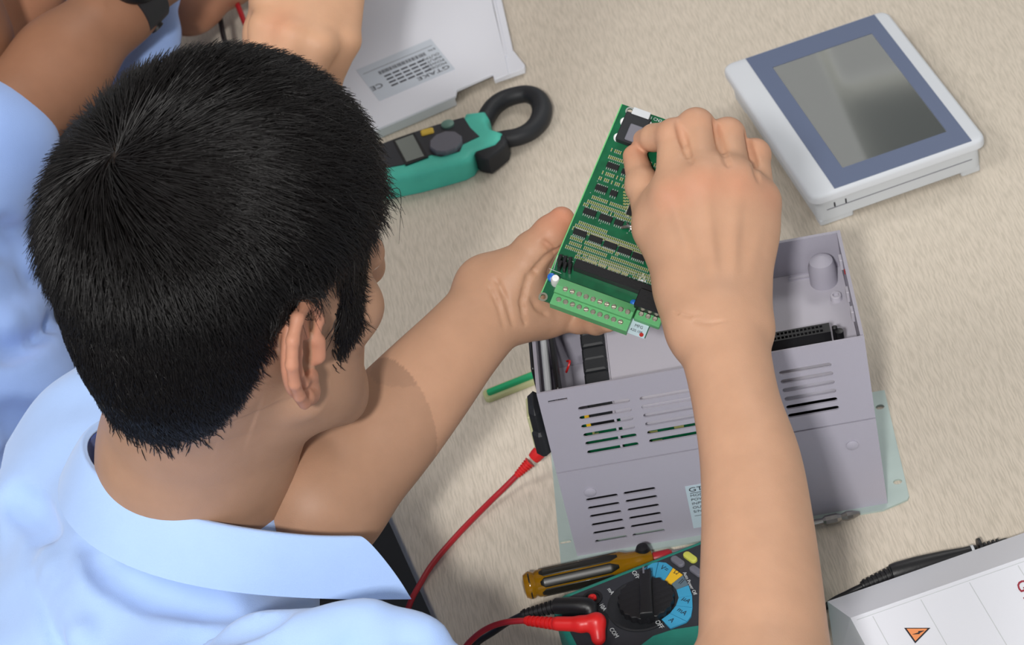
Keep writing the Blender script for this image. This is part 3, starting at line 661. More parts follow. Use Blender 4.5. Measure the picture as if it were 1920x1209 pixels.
obj('holster_lip', MB().prism([mpx(x, y) for x, y in ((1200, 1213), (1225, 1194), (1262, 1182), (1330, 1172), (1420, 1150), (1440, 1235), (1280, 1265), (1200, 1250))], TH-.006, TH+.0018, bev=.001), M['teal2'], dmm)
dc = mpx(1213, 1131); re = .0182
obj('dial_recess', MB().lathe([(.0235, 0), (.0235, .0008), (.0222, .0012), (.021, .0006), (0, .0005)], (dc[0]-.0035, dc[1], TH-.0001), (0, 0, 1), 48), M['black2'], dmm)
# coloured sectors of the dial ring, each its own printed piece
def c8(x, y): return mpx(1120+x/5.786, 1000+y/5.786)
outer = [(487, 402), (665, 320), (822, 385), (930, 462), (992, 572), (1030, 685), (1035, 815), (975, 968), (790, 1042)]
inner = [(510, 490), (628, 498), (745, 510), (828, 545), (885, 610), (912, 705), (880, 798), (810, 888), (712, 960)]
cols = ['sky', 'sky', 'gold', 'slate', 'sky', 'sky', 'sky', 'sky']
extra = {0: (600, 335), 1: (748, 330), 6: (1020, 905), 7: None}
for i in range(8):
    o0, o1, i0, i1 = c8(*outer[i]), c8(*outer[i+1]), c8(*inner[i]), c8(*inner[i+1]); s_ = .02
    o0_ = [o0[k]*(1-s_)+o1[k]*s_ for k in (0, 1)]; o1_ = [o1[k]*(1-s_)+o0[k]*s_ for k in (0, 1)]; i0_ = [i0[k]*(1-s_)+i1[k]*s_ for k in (0, 1)]; i1_ = [i1[k]*(1-s_)+i0[k]*s_ for k in (0, 1)]
    mid = [c8(*extra[i])] if extra.get(i) else []
    pg = [o0_]+mid+[o1_, [i1_[0]*.93+dc[0]*.07, i1_[1]*.93+dc[1]*.07], [i0_[0]*.93+dc[0]*.07, i0_[1]*.93+dc[1]*.07]]
    tag(obj('dial_sector', MB().prism(pg, TH, TH+.0012), M[cols[i]], dmm, smooth=False), {'gold': 'yellow dial sector', 'slate': 'grey dial sector'}.get(cols[i]))
kn = [((re+.0009*(1 if i % 4 < 2 else 0))*math.cos(2*math.pi*i/80), (re+.0009*(1 if i % 4 < 2 else 0))*math.sin(2*math.pi*i/80)) for i in range(80)]
obj('rotary_knob', MB().prism([(dc[0]+x, dc[1]+y) for x, y in kn], TH+.0008, TH+.0062, bev=.0008), M['black'], dmm)
g0, g1 = c8(540, 500), c8(570, 1010); ga = math.atan2(g1[1]-g0[1], g1[0]-g0[0])
obj('knob_grip', MB().prism([c8(480, 520), c8(605, 500), c8(632, 980), c8(485, 995)], TH+.005, TH+.0118, bev=.0016), M['black'], dmm)
obj('knob_pointer', MB().box((*c8(530, 525), TH+.0119), (.0012, .006, .0003), rot=ga-math.pi/2), M['grey'], dmm, smooth=False)
def ctext(s, x, y, size, rot, mt): q = c8(x, y); return text(s, size, Matrix.Translation((q[0], q[1], TH+.00125)) @ Matrix.Rotation(rot, 4, 'Z'), mt, dmm, align='CENTER')
ra = -math.pi/2
for s, x, y in (('V~', 545, 425), ('V=', 715, 410), ('\u03a9', 845, 450), ('||', 905, 545), ('\u00b0', 985, 645), ('\u00b5A', 950, 750), ('mA', 905, 875), ('A', 790, 970)): ctext(s, x, y, .0052, ra+.5-.1*(y > 600), M['ink'])
ctext('OFF', 400, 470, .0046, ra+.1, M['inkwhite']); ctext('OFF', 655, 1010, .0046, ra+.1, M['inkwhite'])
ctext('Auto Power Off', 990, 560, .0034, ra-.05, M['inkwhite'])
for x, y, mt, nm in ((875, 312, 'grey', 'grey_button'), (1010, 268, 'paleyellow', 'yellow_button'), (1078, 418, 'grey', 'grey_button')):
    q = c8(x, y); obj(nm, MB().prism([(q[0]+u*math.cos(ra+.35)-v*math.sin(ra+.35), q[1]+u*math.sin(ra+.35)+v*math.cos(ra+.35)) for u, v in rrect(-.0058, -.0026, .0058, .0026, .0025)], TH, TH+.0022, bev=.0008), M[mt], dmm)
q = mpx(1111, 1122); obj('input_socket', MB().lathe([(.0068, 0), (.0068, .001), (.005, .0012), (.0045, .0002), (0, .0002)], (q[0], q[1], TH), (0, 0, 1), 24), M['black'], dmm)
obj('socket_core', MB().lathe([(.0030, 0), (.0028, .0012), (.0012, .0014), (0, .0006)], (q[0], q[1], TH+.0004), (0, 0, 1), 16), M['red'], dmm)
for s, x, y in (('10A', 1127, 1140), ('mA', 1142, 1110), ('COM', 1148, 1188)):
    q = mpx(x, y); text(s, .0042, Matrix.Translation((q[0], q[1], TH+.0002)) @ Matrix.Rotation(ra+.1, 4, 'Z'), M['inkwhite'], dmm, align='CENTER')
q0 = mpx(1330, 1060); obj('display', MB().box((.118, -.045, TH+.0006), (.038, .06, .0016), bev=.0004), M['lcd'], dmm)
# ================================================================== TEST LEADS
def P3(L): return [tuple(at(x, y, z)) for x, y, z in L]
def ribbed(a, b, r0, r1, n, nseg=14):
    a = Vector(a); b = Vector(b); d = b-a; prof = []
    for i in range(n):
        for t, q in ((0, 1), (.45, 1), (.5, .82), (.95, .82)): u = (i+t)/n; prof.append(((r0+(r1-r0)*u)*q, d.length*u))
    prof.append((r1*.8, d.length)); return MB().lathe(prof, a, d, nseg)
rl = thing('red_test_lead', 'red test lead running from the inverter side to the multimeter', 'test lead', Matrix.Translation(at(900, 960, 0)))
iv = rl.matrix_world.inverted()
def put(name, mb, mt, par, **k):
    mb.v = [tuple(par.matrix_world.inverted() @ Vector(v)) for v in mb.v]; return obj(name, mb, mt, par, **k)
bpy.context.view_layer.update()
put('cable', MB().tube(P3([(972, 888, .012), (945, 915, .008), (915, 944, .005), (860, 1000, .004), (812, 1056, .004), (787, 1096, .003), (770, 1128, .0), (760, 1165, -.012), (765, 1205, -.028), (800, 1250, -.025), (850, 1240, .002), (880, 1204, .018), (910, 1180, .030), (945, 1167, .037), (988, 1163, .041)]), .0021, 12, 8), M['redcable'], rl, angle=0)
pa, pb, pc = at(1026, 832, .030), at(994, 866, .020), at(968, 892, .013)
put('probe_handle', MB().lathe([(.0046, 0), (.0052, .002), (.0050, .012), (.0044, .015)], pa, Vector(pb)-Vector(pa), 20), M['red'], rl)
put('strain_relief', ribbed(pb, pc, .0044, .0026, 7), M['red'], rl)
put('strain_relief', ribbed(at(1050, 1170, .045), at(985, 1163, .041), .0046, .0034, 8), M['red'], rl)
e0, e1, e2, e3 = at(1046, 1169, .0455), at(1090, 1170, .0465), at(1118, 1166, .0465), at(1122, 1196, .040)
s = SDF(np.min([e0, e1, e2, e3], 0)-.012, np.max([e0, e1, e2, e3], 0)+.012, .0006)
s.chain([e0, e1, e2], [.0048, .0052, .0058], .003).cap(e2, e3, .0060, .0048, .003)
V, Q = s.mesh(); V = V-np.array(rl.matrix_world.translation); sdf_obj('elbow_plug', [(V, Q)], M['red'], rl)
bl = thing('black_test_lead', 'black test lead with tapered probe, partly under the white front cover', 'test lead', Matrix.Translation(at(1700, 1100, 0)))
bpy.context.view_layer.update()
put('cable', MB().tube(P3([(985, 1150, .034), (955, 1165, .026), (925, 1185, .014), (895, 1205, .006), (870, 1235, .004), (900, 1330, .004), (1150, 1440, .003), (1400, 1330, .003), (1500, 1190, .003), (1552, 1134, .003), (1590, 1112, .005), (1622, 1097, .008)]), .0022, 12, 8), M['blackcable'], bl, angle=0)
put('strain_relief', ribbed(at(1044, 1136, .040), at(978, 1153, .035), .0050, .0036, 8), M['black'], bl)
put('elbow_plug', MB().tube([tuple(at(1042, 1136, .040)), tuple(at(1085, 1136, .042)), tuple(at(1105, 1140, .041)), tuple(at(1108, 1160, .036))], [.0055, .006, .006, .005], 16, 6), M['black'], bl)
pr = [at(1616, 1099, .0085), at(1672, 1076, .009), at(1832, 1030, .009)]
put('strain_relief', ribbed(pr[1], pr[0], .0058, .0040, 7), M['black'], bl)
d = Vector(pr[2])-Vector(pr[1]); Lp = d.length
put('probe_handle', MB().lathe([(.0052, -.001), (.0066, 0), (.0070, .004), (.0069, Lp*.3), (.0056, Lp*.62), (.0040, Lp*.85), (.0036, Lp*.97), (.003, Lp)], pr[1], d, 24), M['black'], bl)
dn = d.normalized(); pe = Vector(pr[2])
put('finger_guard', MB().lathe([(.0025, 0), (.0072, .0004), (.0072, .0024), (.0025, .003)], pe+dn*.001, dn, 20), M['black'], bl)
put('probe_ring', MB().lathe([(.0040, -.004), (.0040, -.0022), (.0036, -.002)], pe, dn, 20), M['hmi2'], bl)
m = MB()
for i in range(4): m.lathe([(.0034, .005+i*.003), (.0034, .0064+i*.003)], pe, dn, 16)
m.lathe([(.0022, .003), (.0022, .02), (.001, .024), (.001, .034), (.0002, .038)], pe, dn, 14)
put('probe_collar', m, M['black'], bl)
# ================================================================== CONTROL BOARD (held in both hands)
BL_, BR_, TL_ = Vector(atd(1010, 560, 1.712)), Vector(atd(1210, 633, 1.70)), Vector(atd(1175, 198, 1.755))
ex = (BR_-BL_).normalized(); ey = (TL_-BL_); ey = (ey-ex*ey.dot(ex)).normalized(); ez = ex.cross(ey)
mw = Matrix(((ex.x, ey.x, ez.x, BL_.x), (ex.y, ey.y, ez.y, BL_.y), (ex.z, ey.z, ez.z, BL_.z), (0, 0, 0, 1)))
BMW = mw
PW, PL_ = (BR_-BL_).length, (TL_-BL_).dot(ey)
brd = thing('circuit_board', 'green control circuit board with terminal block, held in both hands', 'circuit board', mw)
def b5(x, y, z=0): q = lpx(mw, 980+x/2.518, 180+y/2.518, z); return (q.x, q.y)
def b2(x, y, z=0): q = lpx(mw, 980+x/4.837, 400+y/4.837, z); return (q.x, q.y)
def b1(x, y, z=0): q = lpx(mw, 980+x/5.257, 190+y/5.257, z); return (q.x, q.y)
def circ(c, r, n=14): return [(c[0]+r*math.cos(2*math.pi*i/n), c[1]+r*math.sin(2*math.pi*i/n)) for i in range(n)]
h0 = b1(1057, 97); h1_ = b2(185, 757)
obj('substrate', MB().prism([(0, 0), (PW, 0), (PW, PL_), (0, PL_)], -.0016, 0, holes=[circ(h0, .0019), circ(h1_, .0018)]), M['pcb'], brd, smooth=False)
obj('edge_strip', MB().box((.0002, PL_/2, -.0008), (.0007, PL_, .0017)), M['pcbedge'], brd, smooth=False)
obj('mounting_ring', MB().prism(circ(h0, .0030, 20), 0, .0002, holes=[circ(h0, .0019, 20)]), M['solder'], brd, smooth=False)
obj('mounting_ring', MB().prism(circ(h1_, .0030, 20), 0, .0002, holes=[circ(h1_, .0018, 20)]), M['tin'], brd, smooth=False)
def chip(cx, cy, lx, ly, h=.0016, name='chip', pins=True):
    o = obj(name, MB().box((cx, cy, h/2+.0002), (lx, ly, h), bev=.0002), M['chip'], brd, smooth=False)
    if pins:
        m = MB(); n = max(3, int(lx/.00125))
        for i in range(n):
            for s in (-1, 1): m.box((cx-lx/2+(i+.5)*lx/n, cy+s*(ly/2+.0006), .0003), (.0005, .0013, .0005))
        obj('pins', m, M['solder'], o, smooth=False)
    return o
for x, y, a, b in ((425, 335, 24, 11), (487, 362, 16, 11), (371, 440, 23, 11), (430, 463, 14, 11), (317, 552, 25, 12), (392, 580, 25, 12), (454, 602, 17, 11),
                   (271, 650, 26, 12), (345, 680, 26, 12), (414, 708, 26, 12), (482, 735, 26, 12), (548, 762, 26, 12), (520, 628, 14, 8), (560, 400, 20, 12), (590, 640, 22, 12)):
    q = b5(x, y); chip(q[0], q[1], a*.00034, b*.00034)
q = b5(575, 520); o = chip(q[0]+.001, q[1], .020, .020, .0018, 'processor_chip', False)
m = MB()
for i in range(22):
    for s in (-1, 1): m.box((q[0]+.001+s*.0106, q[1]-.0092+i*.00088, .0003), (.0012, .0004, .0004)); m.box((q[0]+.001-.0092+i*.00088, q[1]+s*.0106, .0003), (.0004, .0012, .0004))
obj('pins', m, M['solder'], o, smooth=False)
# rows of tiny tan resistors with bright ends
tan = MB(); ends = MB()
cv = [b5(x, y) for x, y in ((420, 255), (408, 288), (378, 362), (362, 388), (330, 478), (308, 498), (290, 512), (268, 598), (250, 612), (238, 625), (228, 668), (215, 690), (205, 712), (262, 745), (300, 770), (250, 760))]
ends_x = PW-.002
rr = random.Random(8)
vis = []
for (x0, y0), span in zip(cv, (1, 1, 1, 1, .45, 1, 1, .3, 1, 1, .5, 1, 1, 1, 1, .6)):
    x = x0
    while x < x0+(ends_x-x0)*span:
        if rr.random() < .93:
            tan.box((x, y0, .0004), (.0007, .0017, .0006)); ends.box((x, y0+.0010, .0004), (.0008, .0004, .0007)); ends.box((x, y0-.0010, .0004), (.0008, .0004, .0007))
        x += .00125
for gx in range(4):
    for gy in range(6):
        q = b5(480+gx*13, 455+gy*14); tan.box((q[0], q[1], .0004), (.0015, .0010, .0006)); ends.box((q[0]+.0009, q[1], .0004), (.0003, .0010, .0007))
tag(obj('resistor_rows', tan, M['tan'], brd, smooth=False), kind='stuff'); tag(obj('solder_ends', ends, M['solder'], brd, smooth=False), kind='stuff')
dots = MB()
for i in range(60): dots.lathe([(.0004, 0), (.0003, .0003)], (rr.uniform(.003, PW-.003), rr.uniform(.03, PL_-.03), 0), (0, 0, 1), 6)
tag(obj('solder_points', dots, M['solder'], brd, smooth=False), kind='stuff')
# silk-screen marks near the top corner and the warning triangle
for s, x, y in (('CN1', 590, 105), ('CN2', 635, 120)):
    q = b5(x, y); text(s, .0030, Matrix.Translation((q[0]-.003, q[1], .0001)), M['inkwhite'], brd)
tq = [b2(x, y) for x, y in ((1040, 605), (1120, 628), (1100, 540))]; cq = [sum(p[k] for p in tq)/3 for k in (0, 1)]
obj('silkscreen_triangle', MB().prism(tq, 0, .00015, holes=[[(cq[0]+(x-cq[0])*.35, cq[1]+(y-cq[1])*.35) for x, y in tq]]), M['inkwhite'], brd, smooth=False)
for pts in (((1170, 500), (1125, 640)), ((340, 375), (460, 440)), ((350, 545), (240, 500)), ((320, 380), (280, 510))):
    a_, b_ = b2(*pts[0]), b2(*pts[1]); dx, dy_ = b_[0]-a_[0], b_[1]-a_[1]
    obj('silkscreen_line', MB().box(((a_[0]+b_[0])/2, (a_[1]+b_[1])/2, .00006), (math.hypot(dx, dy_), .0003, .0001), rot=math.atan2(dy_, dx)), M['inkwhite'], brd, smooth=False)
# long black header with bright pins, jumper cluster
a_, b_ = b2(480, 470), b2(1250, 740); hl = b_[0]-a_[0]; hy = b2(760, 585)[1]
obj('pin_header', MB().box((a_[0]+hl/2, hy, .0035), (hl, .0062, .007), bev=.0003), M['black'], brd, smooth=False)
m = MB()
for i in range(16): m.box((a_[0]+.001+i*hl/16*.8, hy+.0048, .0006), (.0007, .0022, .0006), rot=.4)
tag(obj('header_pins', m, M['solder'], brd, smooth=False), kind='stuff')
for i in range(3):
    for j in range(2): q = b2(340+i*45, 440+j*55+i*12); obj('jumper', MB().box((q[0], q[1], .004), (.0022, .0048, .008), rot=.1*i, bev=.0004), M['black'], brd, smooth=False)
# terminal block: two tiers of screws
ty0, ty1, ty2 = b2(330, 800, .006)[1], b2(360, 735, .008)[1], b2(400, 640, .009)[1]
sx0_, sx1_ = b2(270, 740)[0], b2(990, 900)[0]
dv = .0
def trapz(y0, y1, y2, x0, x1, name):
    P = []
    for x in (x0, x1): P += [(x, y0-.0045, 0), (x, y0-.0045, .0075), (x, y1+.0005, .0078), (x, y1+.0005, .0105), (x, y2+.002, .0105), (x, y2+.0085, .006), (x, y2+.0085, 0)]
    n = 7; F = [tuple(range(n)), tuple(range(2*n-1, n-1, -1))]+[(i, n+i, n+(i+1) % n, (i+1) % n) for i in range(n)]
    o = obj(name, MB().add(P, F), M['tgreen'], brd, smooth=False); return o
ry1 = [b2(390, 680, .0108), b2(950, 900, .0108)]; ry0 = [b2(330, 775, .0078), b2(885, 990, .0078)]
tb = trapz(ry0[0][1]*.5+ry0[1][1]*.5, (ry0[0][1]+ry1[0][1]+ry0[1][1]+ry1[1][1])/4-.001, (ry1[0][1]+ry1[1][1])/2-.001, ry0[0][0]-.0045, ry1[1][0]+.0035, 'terminal_block')
def screw(x, y, z, par):
    o = obj('terminal_screw', MB().lathe([(.0017, 0), (.0017, .0006), (.0013, .0009), (0, .0009)], (x, y, z), (0, 0, 1), 14).box((x, y, z+.0010), (.0026, .0005, .0003), rot=rr.uniform(0, 3)), M['tin'], par, smooth=False)
    return o
for i in range(10):
    t = i/9; screw(ry1[0][0]*(1-t)+ry1[1][0]*t, (ry1[0][1]+ry1[1][1])/2, .0105, tb); x = ry0[0][0]*(1-t)+ry0[1][0]*t; y = (ry0[0][1]+ry0[1][1])/2
    screw(x, y, .0075, tb); obj('wire_slot', MB().box((x+.0005, y+.0042, .0078), (.0026, .0011, .0006)), M['slotgreen'], tb, smooth=False)
q0_, q1_ = b2(1075, 915, .005), b2(1200, 960, .005)
t3 = obj('terminal_block', MB().box(((q0_[0]+q1_[0])/2+.0004, (q0_[1]+q1_[1])/2, .0028), (q1_[0]-q0_[0]+.008, .0085, .0052), bev=.0005), M['tgreen'], brd, smooth=False)
for i in range(3): t = i/2; screw(q0_[0]*(1-t)+q1_[0]*t, (q0_[1]+q1_[1])/2, .0054, t3)
r0_, r1_ = b2(1000, 860, .012), b2(1310, 770, .012)
rc = b2(1155, 790, .013); obj('relay', MB().box((rc[0]+.002, rc[1], .0065), (.0215, .0125, .013), bev=.0006), M['black'], brd, smooth=False)
q = b2(300, 630); obj('nylon_standoff', MB().lathe([(.003, 0), (.003, .006), (.0022, .009), (0, .0095)], (q[0], q[1], 0), (0, 0, 1), 16), M['nylon'], brd)
q = b2(262, 592); obj('blue_glint_and_capacitor', MB().lathe([(.0026, 0), (.0026, .003), (.0012, .0038), (0, .004)], (q[0], q[1], .0005), (0, 0, 1), 16), M['blue_glint_cap'], brd)  # this bead is the standoff's blue reflection, given as solid colour
q = b2(1005, 830); obj('blue_glint_and_capacitor', MB().lathe([(.0022, 0), (.0022, .004), (.001, .005), (0, .0052)], (q[0], q[1], .0002), (0, 0, 1), 16), M['blue_glint_cap'], brd)
q = b2(1050, 1035, .0022); obj('paper_sticker', MB().box((q[0], q[1], .0003), (.0115, .0105, .0003)), M['label'], brd, smooth=False)
text('MFG', .0028, Matrix.Translation((q[0]-.003, q[1]+.0004, .0005)), M['ink'], brd); text('A20.108', .0024, Matrix.Translation((q[0]-.0048, q[1]-.0028, .0005)), M['ink'], brd)
q = b2(1077, 1103); obj('red_dot', MB().lathe([(.0014, 0), (.0014, .0003)], (q[0], q[1], .0003), (0, 0, 1), 12), M['redpaint'], brd)
for x, y in ((1005, 195), (940, 350), (1232, 222)):
    q = b1(x, y, .002); obj('nylon_standoff', MB().lathe([(.0030, 0), (.0030, .0015), (.0022, .003), (0, .0034)], (q[0], q[1], 0), (0, 0, 1), 18), M['nylon'], brd)
# socket pinched between finger and thumb
q = b1(1075, 300); sk = obj('dark_socket', MB().box((q[0]+.001, q[1], .003), (.017, .021, .006), bev=.0006), M['black2'], brd, smooth=False)
obj('film_strip', MB().box((q[0]+.002, q[1]+.012, .0062), (.012, .005, .0006), bev=.0002), M['hmi2'], brd, smooth=False)
obj('grey_latch', MB().box((q[0]+.003, q[1]-.0035, .0070), (.009, .012, .002), bev=.0006), M['grey'], brd, smooth=False)
q = b2(985, 145, .002); m = MB()
m.tube([(q[0]-.006, q[1]-.001, .002), (q[0], q[1]+.001, .0045), (q[0]+.006, q[1], .002)], .0012, 8, 4).tube([(q[0]-.004, q[1]+.003, .002), (q[0]+.001, q[1]-.001, .004), (q[0]+.005, q[1]+.003, .002)], .0008, 8, 4)
obj('crystal_can', m, M['steel'], brd)
# ================================================================== PEOPLE
TZ = np.array([0, 0, Z0])
def skin_color(base, pinks=(), extra=None):
    def f(V):
        c = np.tile(np.array(base, float), (len(V), 1))
        for p, r, a in pinks: c = c+blob(V, p, r)*np.array([14, -26, -26])*a
        if extra is not None: c = extra(V, c)
        return c
    return f
# ---- head of the seated man: f = forwards, r = his right, u = up (mm from the point between the ears)
def rotm(y, p, r):
    y, p, r = map(math.radians, (y, p, r))
    f = np.array([math.cos(y), math.sin(y), 0]); rt = np.array([math.sin(y), -math.cos(y), 0]); u = np.array([0, 0, 1.])
    f2 = math.cos(p)*f-math.sin(p)*u; u2 = math.cos(p)*u+math.sin(p)*f
    return np.stack([f2, math.cos(r)*rt-math.sin(r)*u2, math.cos(r)*u2+math.sin(r)*rt], 1)
HM = rotm(34, 13.5, .5); HO = atd(430, 556, 1.572)
def h2w(p): return HO+HM @ (np.array(p, float)*1e-3)
def w2h(V): return ((V-HO) @ HM)*1e3
T = lambda x, y, z: np.array([x, y, z])+TZ
def head_mesh(h=1.35):
    s = SDF((-.125, -.105, -.24), (.125, .115, .155), h*1e-3)
    mm = lambda *a: np.array(a, float)*1e-3
    nk = [w2h(T(*q))*1e-3 for q in ((-.213, 1.245, .238), (-.236, 1.245, .165))]
    s.ell(mm(-6, 0, 54), mm(92, 74, 86), k=0).ell(mm(-20, 0, 38), mm(76, 75, 66), k=.02)
    s.ell(mm(37, 0, -8), mm(49, 57, 72), k=.025).ell(mm(34, 0, -62), mm(46, 48, 34), k=.025).cap(mm(70, -12, -88), mm(70, 12, -88), .015, .015, .02)
    s.cap(mm(84, -26, 34), mm(84, 26, 34), .011, .011, .016)                           # brow
    for q in (-1, 1):
        s.ell(mm(58, q*42, -16), mm(20, 15, 16), k=.018)                               # cheek bone
        s.cap(mm(14, q*50, -52), mm(56, q*30, -86), .013, .012, .022)                  # jaw line
        s.ell(mm(89, q*31, 14), mm(14, 15, 10), k=.012, sub=True)                      # eye socket
        s.ell(mm(76, q*31, 13), mm(13.5, 14.5, 11.5), k=.004)                          # lid
        s.ell(mm(90, q*31, 12), mm(6, 11, 2.2), k=.002, sub=True)
        s.ell(mm(98, q*9, -21), mm(9, 7, 7), k=.006)
        s.ell(mm(103, q*6.5, -27), mm(5, 3, 3.2), k=.002, sub=True)
    s.cap(mm(86, 0, 26), mm(103, 0, -16), .008, .0105, .012)
    s.cap(mm(84, -15, -50), mm(84, 15, -50), .0055, .0055, .006).cap(mm(88, -10, -50), mm(88, 10, -50), .006, .006, .004).cap(mm(86, -12, -58), mm(86, 12, -58), .0072, .0072, .005)
    s.cap(mm(95, -22, -54), mm(95, 22, -54), .0016, .0016, .002, sub=True)
    # neck
    s.ell(mm(-42, 0, 2), mm(50, 58, 56), k=.03).cap(mm(-26, 0, -20), nk[0], .054, .0555, .03).cap(nk[0], nk[1], .0555, .058, .02)
    s.cap(mm(14, -4, -70), nk[0]+mm(16, 0, -10), .034, .040, .03)
    # ears
    for q in (-1, 1):
        y = lambda f, e=0: q*(75+max(0, 6-f)*.62+e)
        P = lambda f, u, e=0: mm(f-4, y(f, e), u)
        s.ell(P(-8, 2, -6), mm(17, 6, 28), R=np.array([[math.cos(q*-.5), -math.sin(q*-.5), 0], [math.sin(q*-.5), math.cos(q*-.5), 0], [0, 0, 1]]), k=.006)
        s.ell(P(-6, 16, -1), mm(9, 3.5, 11), k=.002, sub=True)
        s.ell(P(-2, -3, 0), mm(8, 8, 12), k=.002, sub=True)
        hel = [(7, 4), (11, 16), (8, 27), (-2, 34), (-13, 33), (-21, 24), (-24, 10), (-22, -4), (-17, -16), (-11, -26)]
        s.chain([P(f, u, 1.5) for f, u in hel], [.0022, .0030, .0034, .0036, .0037, .0037, .0036, .0034, .0033, .0034], .002)
        s.chain([P(f, u, 0) for f, u in ((-8, 24), (-14, 10), (-14, -4), (-8, -15), (0, -17))], [.0026]*5, .003)
        s.cap(P(-6, -27, -1), P(3, -33, -3), .0058, .0060, .005).cap(P(4, -20, -2), P(6, -28, -4), .0048, .0050, .006)
        s.cap(P(10, 2, 1), P(9, -8, 1), .0042, .0046, .005)
    V, Q = s.mesh(); return (V @ HM.T+HO, Q), s
def hair_line(az, rz=0):
    """lowest height (mm) of hair for an azimuth from the front, degrees 0..180"""
    xs = [0, 28, 37, 42, 47, 52, 56, 60, 65, 72, 82, 90, 98, 106, 115, 125, 140, 160, 180]; ys = [98, 88, 62, 36, -6, -28, -20, 22, 42, 44, 42, 38, 34, 16, -6, -28, -46, -56, -57]
    return np.interp(az, xs, ys)
def scalp_mask(H):
    az = np.degrees(np.arctan2(np.abs(H[:, 1]), H[:, 0]+8)); return H[:, 2]-hair_line(az), az
def head_tint(V, c):
    H = w2h(V); inn = (np.abs(H[:, 0]) < 125)&(np.abs(H[:, 1]) < 100)&(H[:, 2] > -110)
    m, az = scalp_mask(H); ear = (np.abs(H[:, 1]) > 74)&(H[:, 2] < 43)&(np.abs(H[:, 0]+8) < 26)
    dk = np.clip((H[:, 2]+190)/60, 0, 1)*inn*0+inn*1.0; nk_ = ((np.abs(H[:, 0]) < 125)&(np.abs(H[:, 1]) < 110)&(H[:, 2] <= -110)&(H[:, 2] > -230)); c = c*(1-.10*(np.maximum(dk, nk_))[:, None]); k = np.where(inn & ~ear, np.clip(m/34+.12, 0, 1), 0)[:, None]; c = c*(1-k*.88)+np.array([20, 16, 14])*k*.88  # head and neck toned darker than arms: tan, partly shade put into colour
    w_ = blob(V, h2w((-62, -4, 121)), .012)*.0; c = c*(1-w_)+np.array([96, 66, 52])*w_
    e = ((np.abs(H[:, 1]) > 77)&(np.abs(H[:, 0]+8) < 28)&(np.abs(H[:, 2]) < 42))[:, None]; c = c+e*np.array([16, 2, 2])
    b = np.where((H[:, 0] > 20)&(H[:, 2] < -30)&(H[:, 2] > -115)&inn, np.clip((H[:, 0]-20)/40, 0, 1)*.12, 0)[:, None]; c = c*(1-b)+np.array([90, 70, 62])*b
    lip = blob(V, h2w((96, 0, -54)), .016)*.6; c = c*(1-lip)+np.array([178, 100, 92])*lip
    return c
